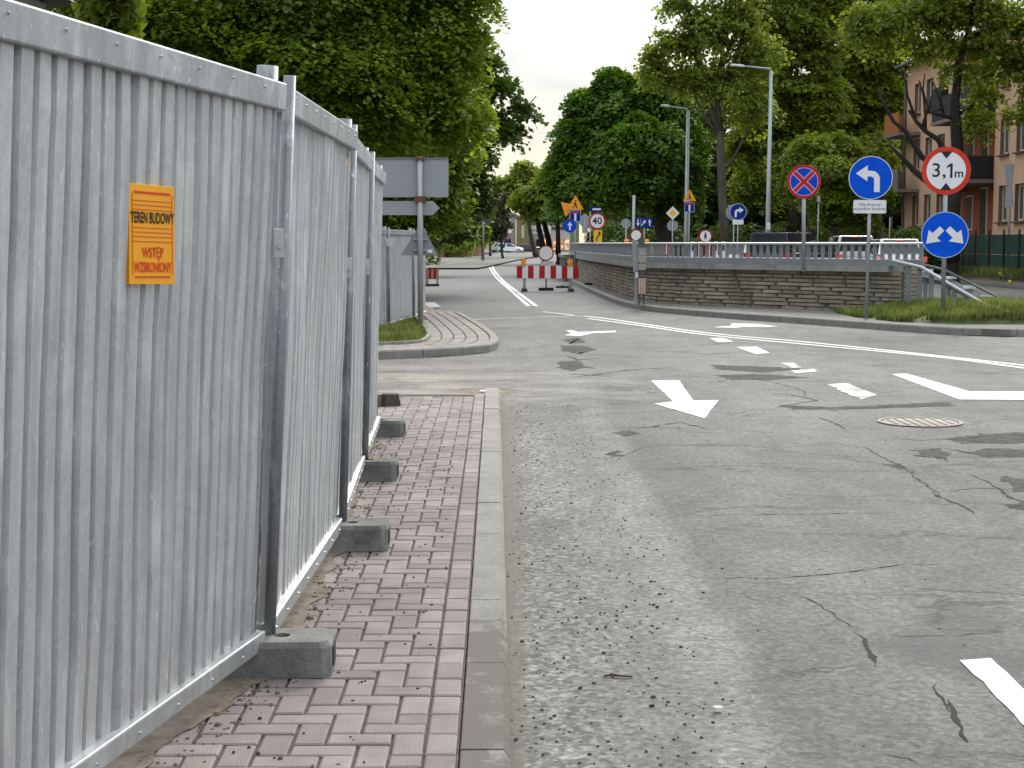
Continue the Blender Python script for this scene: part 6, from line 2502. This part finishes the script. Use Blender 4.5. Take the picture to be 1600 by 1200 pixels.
tree('small_tree', 'small bright green bush tree under the dark sign boards', D(754, 396, 140)[:2] + (0,), .15, D(754, 375, 140), lobes_px(140, [(754, 368, 9, 16), (757, 358, 7, 10)]), 70, 30, .5, .3, LF_LIME, 26, shell=.3)
Y = 170
tree('lime_tree', 'far yellowish green tree closing the gap in the sky', D(838, 394, Y)[:2] + (0,), .3, D(825, 340, Y), lobes_px(Y, [(800, 290, 26, 26), (822, 270, 24, 24), (785, 300, 14, 20), (840, 300, 30, 34), (775, 285, 8, 12)]), 360, 36, 1.0, .42, LF_OLIVE, 27, shell=.35)
Y = 190
tree('lime_tree', 'farthest small round tree above the shop roofs', D(766, 394, Y)[:2] + (0,), .15, D(765, 350, Y), lobes_px(Y, [(765, 330, 16, 26), (750, 310, 12, 20), (782, 316, 10, 16)]), 160, 30, 1.0, .45, LF_DARK, 28, shell=.35)

# ---- the traffic island trees in the middle distance
Y = 118
tr = [G(852, 404)[:2], ]
lm = [([D(850, 398, Y), D(846, 375, Y), D(841, 352, Y), D(838, 330, Y)], .28, .16), ([D(860, 398, Y + 1), D(857, 375, Y + 1), D(851, 350, Y + 1), D(848, 325, Y + 1)], .28, .16)]
tree('lime_tree', 'twin trunked dark tree on the island above the striped barrier', D(850, 401, Y)[:2] + (.02,), .2, D(848, 385, Y), lobes_px(Y, [
    (850, 305, 48, 30), (880, 300, 40, 32), (820, 310, 28, 26), (865, 275, 36, 26), (900, 315, 30, 20), (835, 325, 22, 14)]), 560, 40, .8, .3, LF_LIME, 31, limbs=lm, shell=.35, bark=M('bark_black', (.025, .02, .017), .95))
lm = [([D(872, 398, Y - 4), D(872, 372, Y - 4), D(871, 340, Y - 4)], .22, .14)]
tree('lime_tree', 'slim straight trunked tree just left of the blue straight arrow', D(872, 401, Y - 4)[:2] + (.02,), .2, D(872, 380, Y - 4), lobes_px(Y - 4, [(875, 320, 26, 24), (890, 300, 26, 22)]), 180, 36, .7, .3, LF_CHEST, 32, limbs=lm, shell=.35, bark=M('bark_black', (.025, .02, .017)))

# ---- right side
Y = 82
tree('chestnut_tree', 'great dark green chestnut dome right of the sky gap', D(1040, 410, Y)[:2] + (0,), .5, D(1035, 300, Y), lobes_px(Y, [
    (960, 165, 62, 50), (1010, 140, 50, 40), (905, 195, 40, 40), (1045, 165, 45, 50), (930, 235, 70, 50), (1000, 225, 75, 60, -2), (1060, 230, 45, 60), (885, 250, 34, 36), (960, 285, 80, 34, -2), (1050, 290, 50, 40), (890, 295, 30, 26), (960, 118, 34, 26), (915, 150, 30, 26)]),
    1500, 105, .95, .25, LF_CHEST, 41, shell=.4, droop=.7, flat=.8, tilt=.42, rough=.6)
Y = 68
lm = [([D(1136, 405, Y), D(1130, 330, Y), D(1127, 260, Y), D(1125, 205, Y)], .22, .17),
      ([D(1125, 205, Y), D(1120, 150, Y), D(1128, 90, Y), D(1133, 30, Y), D(1136, -60, Y)], .15, .05),
      ([D(1125, 210, Y), D(1108, 160, Y), D(1085, 70, Y), D(1075, 10, Y), D(1055, -40, Y)], .15, .05),
      ([D(1126, 160, Y), D(1150, 90, Y), D(1170, 30, Y), D(1178, -40, Y)], .14, .05),
      ([D(1128, 275, Y), D(1150, 240, Y), D(1172, 198, Y)], .07, .03),
      ([D(1125, 215, Y), D(1100, 180, Y), D(1085, 150, Y)], .1, .03),
      ([D(1080, 50, Y), D(1060, 20, Y), D(1035, 5, Y)], .06, .02),
      ([D(1120, 130, Y), D(1145, 60, Y), D(1160, 40, Y)], .09, .03),
      ([D(1160, 50, Y), D(1200, 20, Y), D(1215, -30, Y)], .06, .03)]
tree('elm_tree', 'tall thin-leaved tree with grey forked trunk between the two streetlights', D(1136, 410, Y)[:2] + (0,), .23, D(1134, 380, Y), lobes_px(Y, [
    (1100, 40, 60, 50), (1050, 70, 50, 36), (1150, 20, 60, 50), (1120, 120, 70, 50), (1070, 120, 40, 34), (1180, 80, 50, 60), (1020, 90, 28, 22), (1130, -60, 90, 60), (1170, 160, 50, 50), (1060, 10, 40, 20), (1022, 112, 40, 32), (1090, -30, 60, 40)]),
    640, 36, .66, .2, LF_OLIVE, 42, limbs=lm, shell=.15, bark=BARKL, rough=.5, twig_k=.6)
Y = 86
lm2 = [([D(1236, 405, Y), D(1238, 300, Y), D(1235, 200, Y), D(1232, 110, Y)], .32, .2), ([D(1233, 130, Y), D(1215, 60, Y), D(1210, -20, Y)], .16, .06), ([D(1233, 120, Y), D(1250, 60, Y), D(1240, -20, Y)], .16, .06), ([D(1236, 180, Y), D(1205, 110, Y), D(1190, 80, Y)], .1, .04), ([D(1236, 200, Y), D(1270, 150, Y), D(1290, 120, Y)], .1, .04)]
tree('lime_tree', 'yellow green tree rising behind the tall streetlight arm', D(1236, 410, Y)[:2] + (0,), .34, D(1237, 360, Y), lobes_px(Y, [
    (1245, 5, 60, 45), (1300, -10, 50, 40), (1210, 20, 60, 60), (1270, 60, 60, 60), (1190, 110, 45, 50), (1230, 140, 60, 50), (1280, 150, 50, 60), (1200, 200, 50, 50), (1260, 220, 50, 50), (1240, -60, 90, 60), (1165, 220, 36, 50), (1180, 290, 50, 40)]),
    800, 75, .85, .25, LF_OLIVE, 43, limbs=lm2, shell=.3, flat=.82, tilt=.4)
Y = 92
tree('lime_tree', 'broad lime tree behind the left turn sign, its crown filling the top', D(1345, 410, Y)[:2] + (0,), .36, D(1345, 250, Y), lobes_px(Y, [
    (1330, 60, 70, 70), (1380, 110, 50, 60), (1310, 150, 60, 60), (1370, 190, 50, 60), (1400, 30, 70, 60), (1330, 230, 60, 40), (1290, 210, 40, 50), (1390, 250, 36, 50), (1340, -50, 90, 60), (1400, 180, 30, 60)]),
    850, 80, .9, .26, LF_LIME, 44, shell=.4, flat=.82, tilt=.4)
Y = 72
tree('small_tree', 'low yellow green tree beside the no stopping disc', D(1305, 405, Y)[:2] + (0,), .18, D(1305, 330, Y), lobes_px(Y, [
    (1300, 260, 40, 26), (1340, 275, 36, 26), (1285, 300, 34, 30), (1330, 315, 40, 28), (1370, 300, 24, 26), (1300, 335, 30, 16), (1350, 345, 26, 12)]),
    420, 40, .6, .22, LF_LIME, 45, shell=.35)
# the crooked tree in front of the flats, leaves hanging over them
Y = 55
lm = [([D(1486, 410, Y), D(1486, 360, Y), D(1488, 320, Y), D(1490, 300, Y)], .3, .27),
      ([D(1490, 310, Y), D(1460, 292, Y), D(1430, 268, Y), D(1408, 245, Y), D(1388, 225, Y)], .17, .05),
      ([D(1488, 300, Y), D(1465, 262, Y), D(1440, 245, Y), D(1415, 205, Y), D(1396, 190, Y), D(1370, 140, Y)], .15, .04),
      ([D(1490, 300, Y), D(1478, 240, Y), D(1466, 218, Y), D(1446, 205, Y), D(1432, 190, Y), D(1420, 172, Y)], .13, .05),
      ([D(1446, 205, Y), D(1446, 180, Y), D(1443, 150, Y), D(1436, 125, Y)], .06, .02),
      ([D(1432, 190, Y), D(1418, 150, Y), D(1415, 130, Y), D(1408, 110, Y)], .055, .02),
      ([D(1440, 200, Y), D(1450, 170, Y), D(1442, 140, Y), D(1445, 115, Y)], .05, .02),
      ([D(1500, 300, Y), D(1494, 200, Y), D(1492, 160, Y), D(1500, 90, Y), D(1520, 30, Y)], .24, .08),
      ([D(1493, 185, Y), D(1465, 178, Y), D(1452, 176, Y), D(1455, 150, Y)], .1, .03),
      ([D(1493, 180, Y), D(1515, 170, Y), D(1528, 150, Y), D(1532, 130, Y)], .08, .03),
      ([D(1475, 178, Y), D(1466, 150, Y), D(1458, 128, Y)], .05, .02),
      ([D(1415, 205, Y), D(1410, 260, Y), D(1408, 235, Y)], .04, .02),
      ([D(1505, 80, Y), D(1450, 30, Y), D(1400, 10, Y)], .09, .03), ([D(1510, 60, Y), D(1560, 40, Y), D(1620, 60, Y)], .09, .03), ([D(1516, 40, Y), D(1530, -30, Y), D(1540, -100, Y)], .08, .03)]
tree('crooked_tree', 'dark crooked tree in front of the peach flats, leaves hanging from the top', D(1486, 415, Y)[:2] + (.1,), .3, D(1486, 380, Y), lobes_px(Y, [
    (1400, 20, 90, 46), (1500, 10, 100, 50), (1600, 30, 80, 50), (1460, 70, 60, 26), (1540, 75, 60, 30), (1600, 100, 50, 36), (1620, 150, 40, 30), (1530, 115, 40, 18, 0, 1.5), (1480, -70, 150, 60), (1350, 40, 60, 50), (1590, 180, 26, 18), (1525, 185, 24, 40), (1490, 110, 24, 14), (1540, 150, 26, 22)]),
    760, 40, .58, .17, LF_OLIVE, 46, limbs=lm, shell=.1, rough=.5, twig_k=.45, bark=M('bark_black', (.025, .02, .017)))
# tree trunks standing in the dark wood
for i, (px, Y, r_, lean, lab) in enumerate(((1262, 76, .22, 4, 'reddish brown trunk right of the no stopping pole'), (1312, 80, .22, -3, 'slim trunk in the dark wood above the queued cars'), (1368, 84, .32, -6, 'stout leaning trunk in the dark left of the flats'), (1032, 92, .3, 8, 'dark trunk under the chestnut dome'), (1095, 98, .25, 0, 'faint dark trunk left of the forked grey one'))):
    b_ = D(px, 410, Y)
    tp = wiggle((b_.x, Y, 0), D(px + lean, 290, Y), random.Random(i), .02, 6)
    tree('wood_tree', lab, (b_.x, Y, 0), r_, tp[-1], lobes_px(Y + 3, [(px + lean, 240, 45, 45), (px + lean - 20, 280, 30, 24)]), 200, 50, .8, .28, LF_OLIVE, 60 + i, trunk_pts=tp, shell=.3, bark=M('bark_reddish', (.06, .035, .025), .95) if i == 0 else BARK, group='trees in the dark wood')
# the wood behind
nr = np.random.RandomState(5)
n = 2600
cx = nr.uniform(6.2, 36, n)
cy = nr.uniform(96, 120, n)
cz = nr.uniform(0.3, 1, n) ** 1.0 * (9.5 + 3 * np.sin(cx * .6))
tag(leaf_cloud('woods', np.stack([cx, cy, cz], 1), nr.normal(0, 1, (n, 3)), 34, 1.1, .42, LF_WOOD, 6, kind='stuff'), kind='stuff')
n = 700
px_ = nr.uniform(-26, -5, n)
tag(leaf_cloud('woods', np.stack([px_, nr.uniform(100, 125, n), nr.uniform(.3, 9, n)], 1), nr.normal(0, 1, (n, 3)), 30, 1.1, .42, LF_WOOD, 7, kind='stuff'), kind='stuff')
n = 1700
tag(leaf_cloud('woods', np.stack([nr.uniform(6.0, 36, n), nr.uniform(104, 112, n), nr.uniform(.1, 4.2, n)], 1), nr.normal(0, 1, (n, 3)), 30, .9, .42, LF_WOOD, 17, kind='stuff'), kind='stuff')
# low scrub on the bank and behind the fences
n = 420
a = nr.uniform(0, 1, n)
tag(leaf_cloud('undergrowth', np.stack([-9.5 + a * 5.0, 165 + nr.uniform(-4, 12, n), .8 + nr.uniform(0, 1.6, n)], 1), nr.normal(0, 1, (n, 3)), 26, .6, .3, LF_LIME, 8, kind='stuff'), kind='stuff')
n = 1000
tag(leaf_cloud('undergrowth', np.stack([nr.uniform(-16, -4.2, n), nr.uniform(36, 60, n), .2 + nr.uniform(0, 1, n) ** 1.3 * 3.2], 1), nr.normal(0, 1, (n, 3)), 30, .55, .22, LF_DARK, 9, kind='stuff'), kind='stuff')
n = 500
tag(leaf_cloud('undergrowth', np.stack([nr.uniform(5, 22, n), nr.uniform(84, 94, n), .2 + nr.uniform(0, 1, n) ** 1.3 * 2.4], 1), nr.normal(0, 1, (n, 3)), 28, .6, .26, LF_DARK, 10, kind='stuff'), kind='stuff')


def bush(name, label, px, py, rx, ry, Y, n, per, spray, size, mat, seed):
    (c, r_), = lobes_px(Y, [(px, py, rx, ry)])
    t = thing(name, label, 'bush', (c.x, c.y, 0))
    nr_ = np.random.RandomState(seed)
    v_ = nr_.normal(0, 1, (n, 3))
    v_ /= np.linalg.norm(v_, axis=1)[:, None]
    P = np.array(c) + v_ * np.array(r_) * nr_.uniform(.7, 1.0, n)[:, None]
    P[:, 2] = np.maximum(P[:, 2], .2)
    leaf_cloud('foliage', P, v_, per, spray, size, mat, seed, t, (c.x, c.y, 0), flat=.3)
    mb = MB()
    for i in range(6):
        mb.tube([(0.1 * i - .3, 0, 0), (r_.x * (i - 2.5) / 4, 0, c.z)], [.05, .02], 5)
    mb.build('stems', BARK, t)


bush('clipped_bush', 'rounded bright green clipped bush at the corner of the peach flats', 1424, 378, 26, 24, 66, 420, 34, .3, .12, LF_HEDGE, 71)
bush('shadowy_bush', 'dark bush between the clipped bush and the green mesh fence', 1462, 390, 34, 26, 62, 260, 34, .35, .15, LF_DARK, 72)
bush('climbing_shrub', 'yellowish hanging shrub showing above the nearest fence panel top', 176, -2, 17, 40, 12, 120, 30, .2, .09, LF_LIME, 73)
# weeds along the foot of the green fence and at the near fence
def verge_pts(rg, n):
    y_ = rg.uniform(45, 70, n)
    return np.stack([18.25 + rg.normal(0, .25, n), y_, np.full(n, .36)], 1)


grass_patch('weeds', verge_pts, 5000, .35, 14, wid=.02)


def bank_pts(rg, n):
    return np.stack([rg.uniform(-12, -3.2, n), rg.uniform(33, 60, n), np.full(n, IZ - .06)], 1)


grass_patch('grass', bank_pts, 9000, .3, 15, wid=.014)
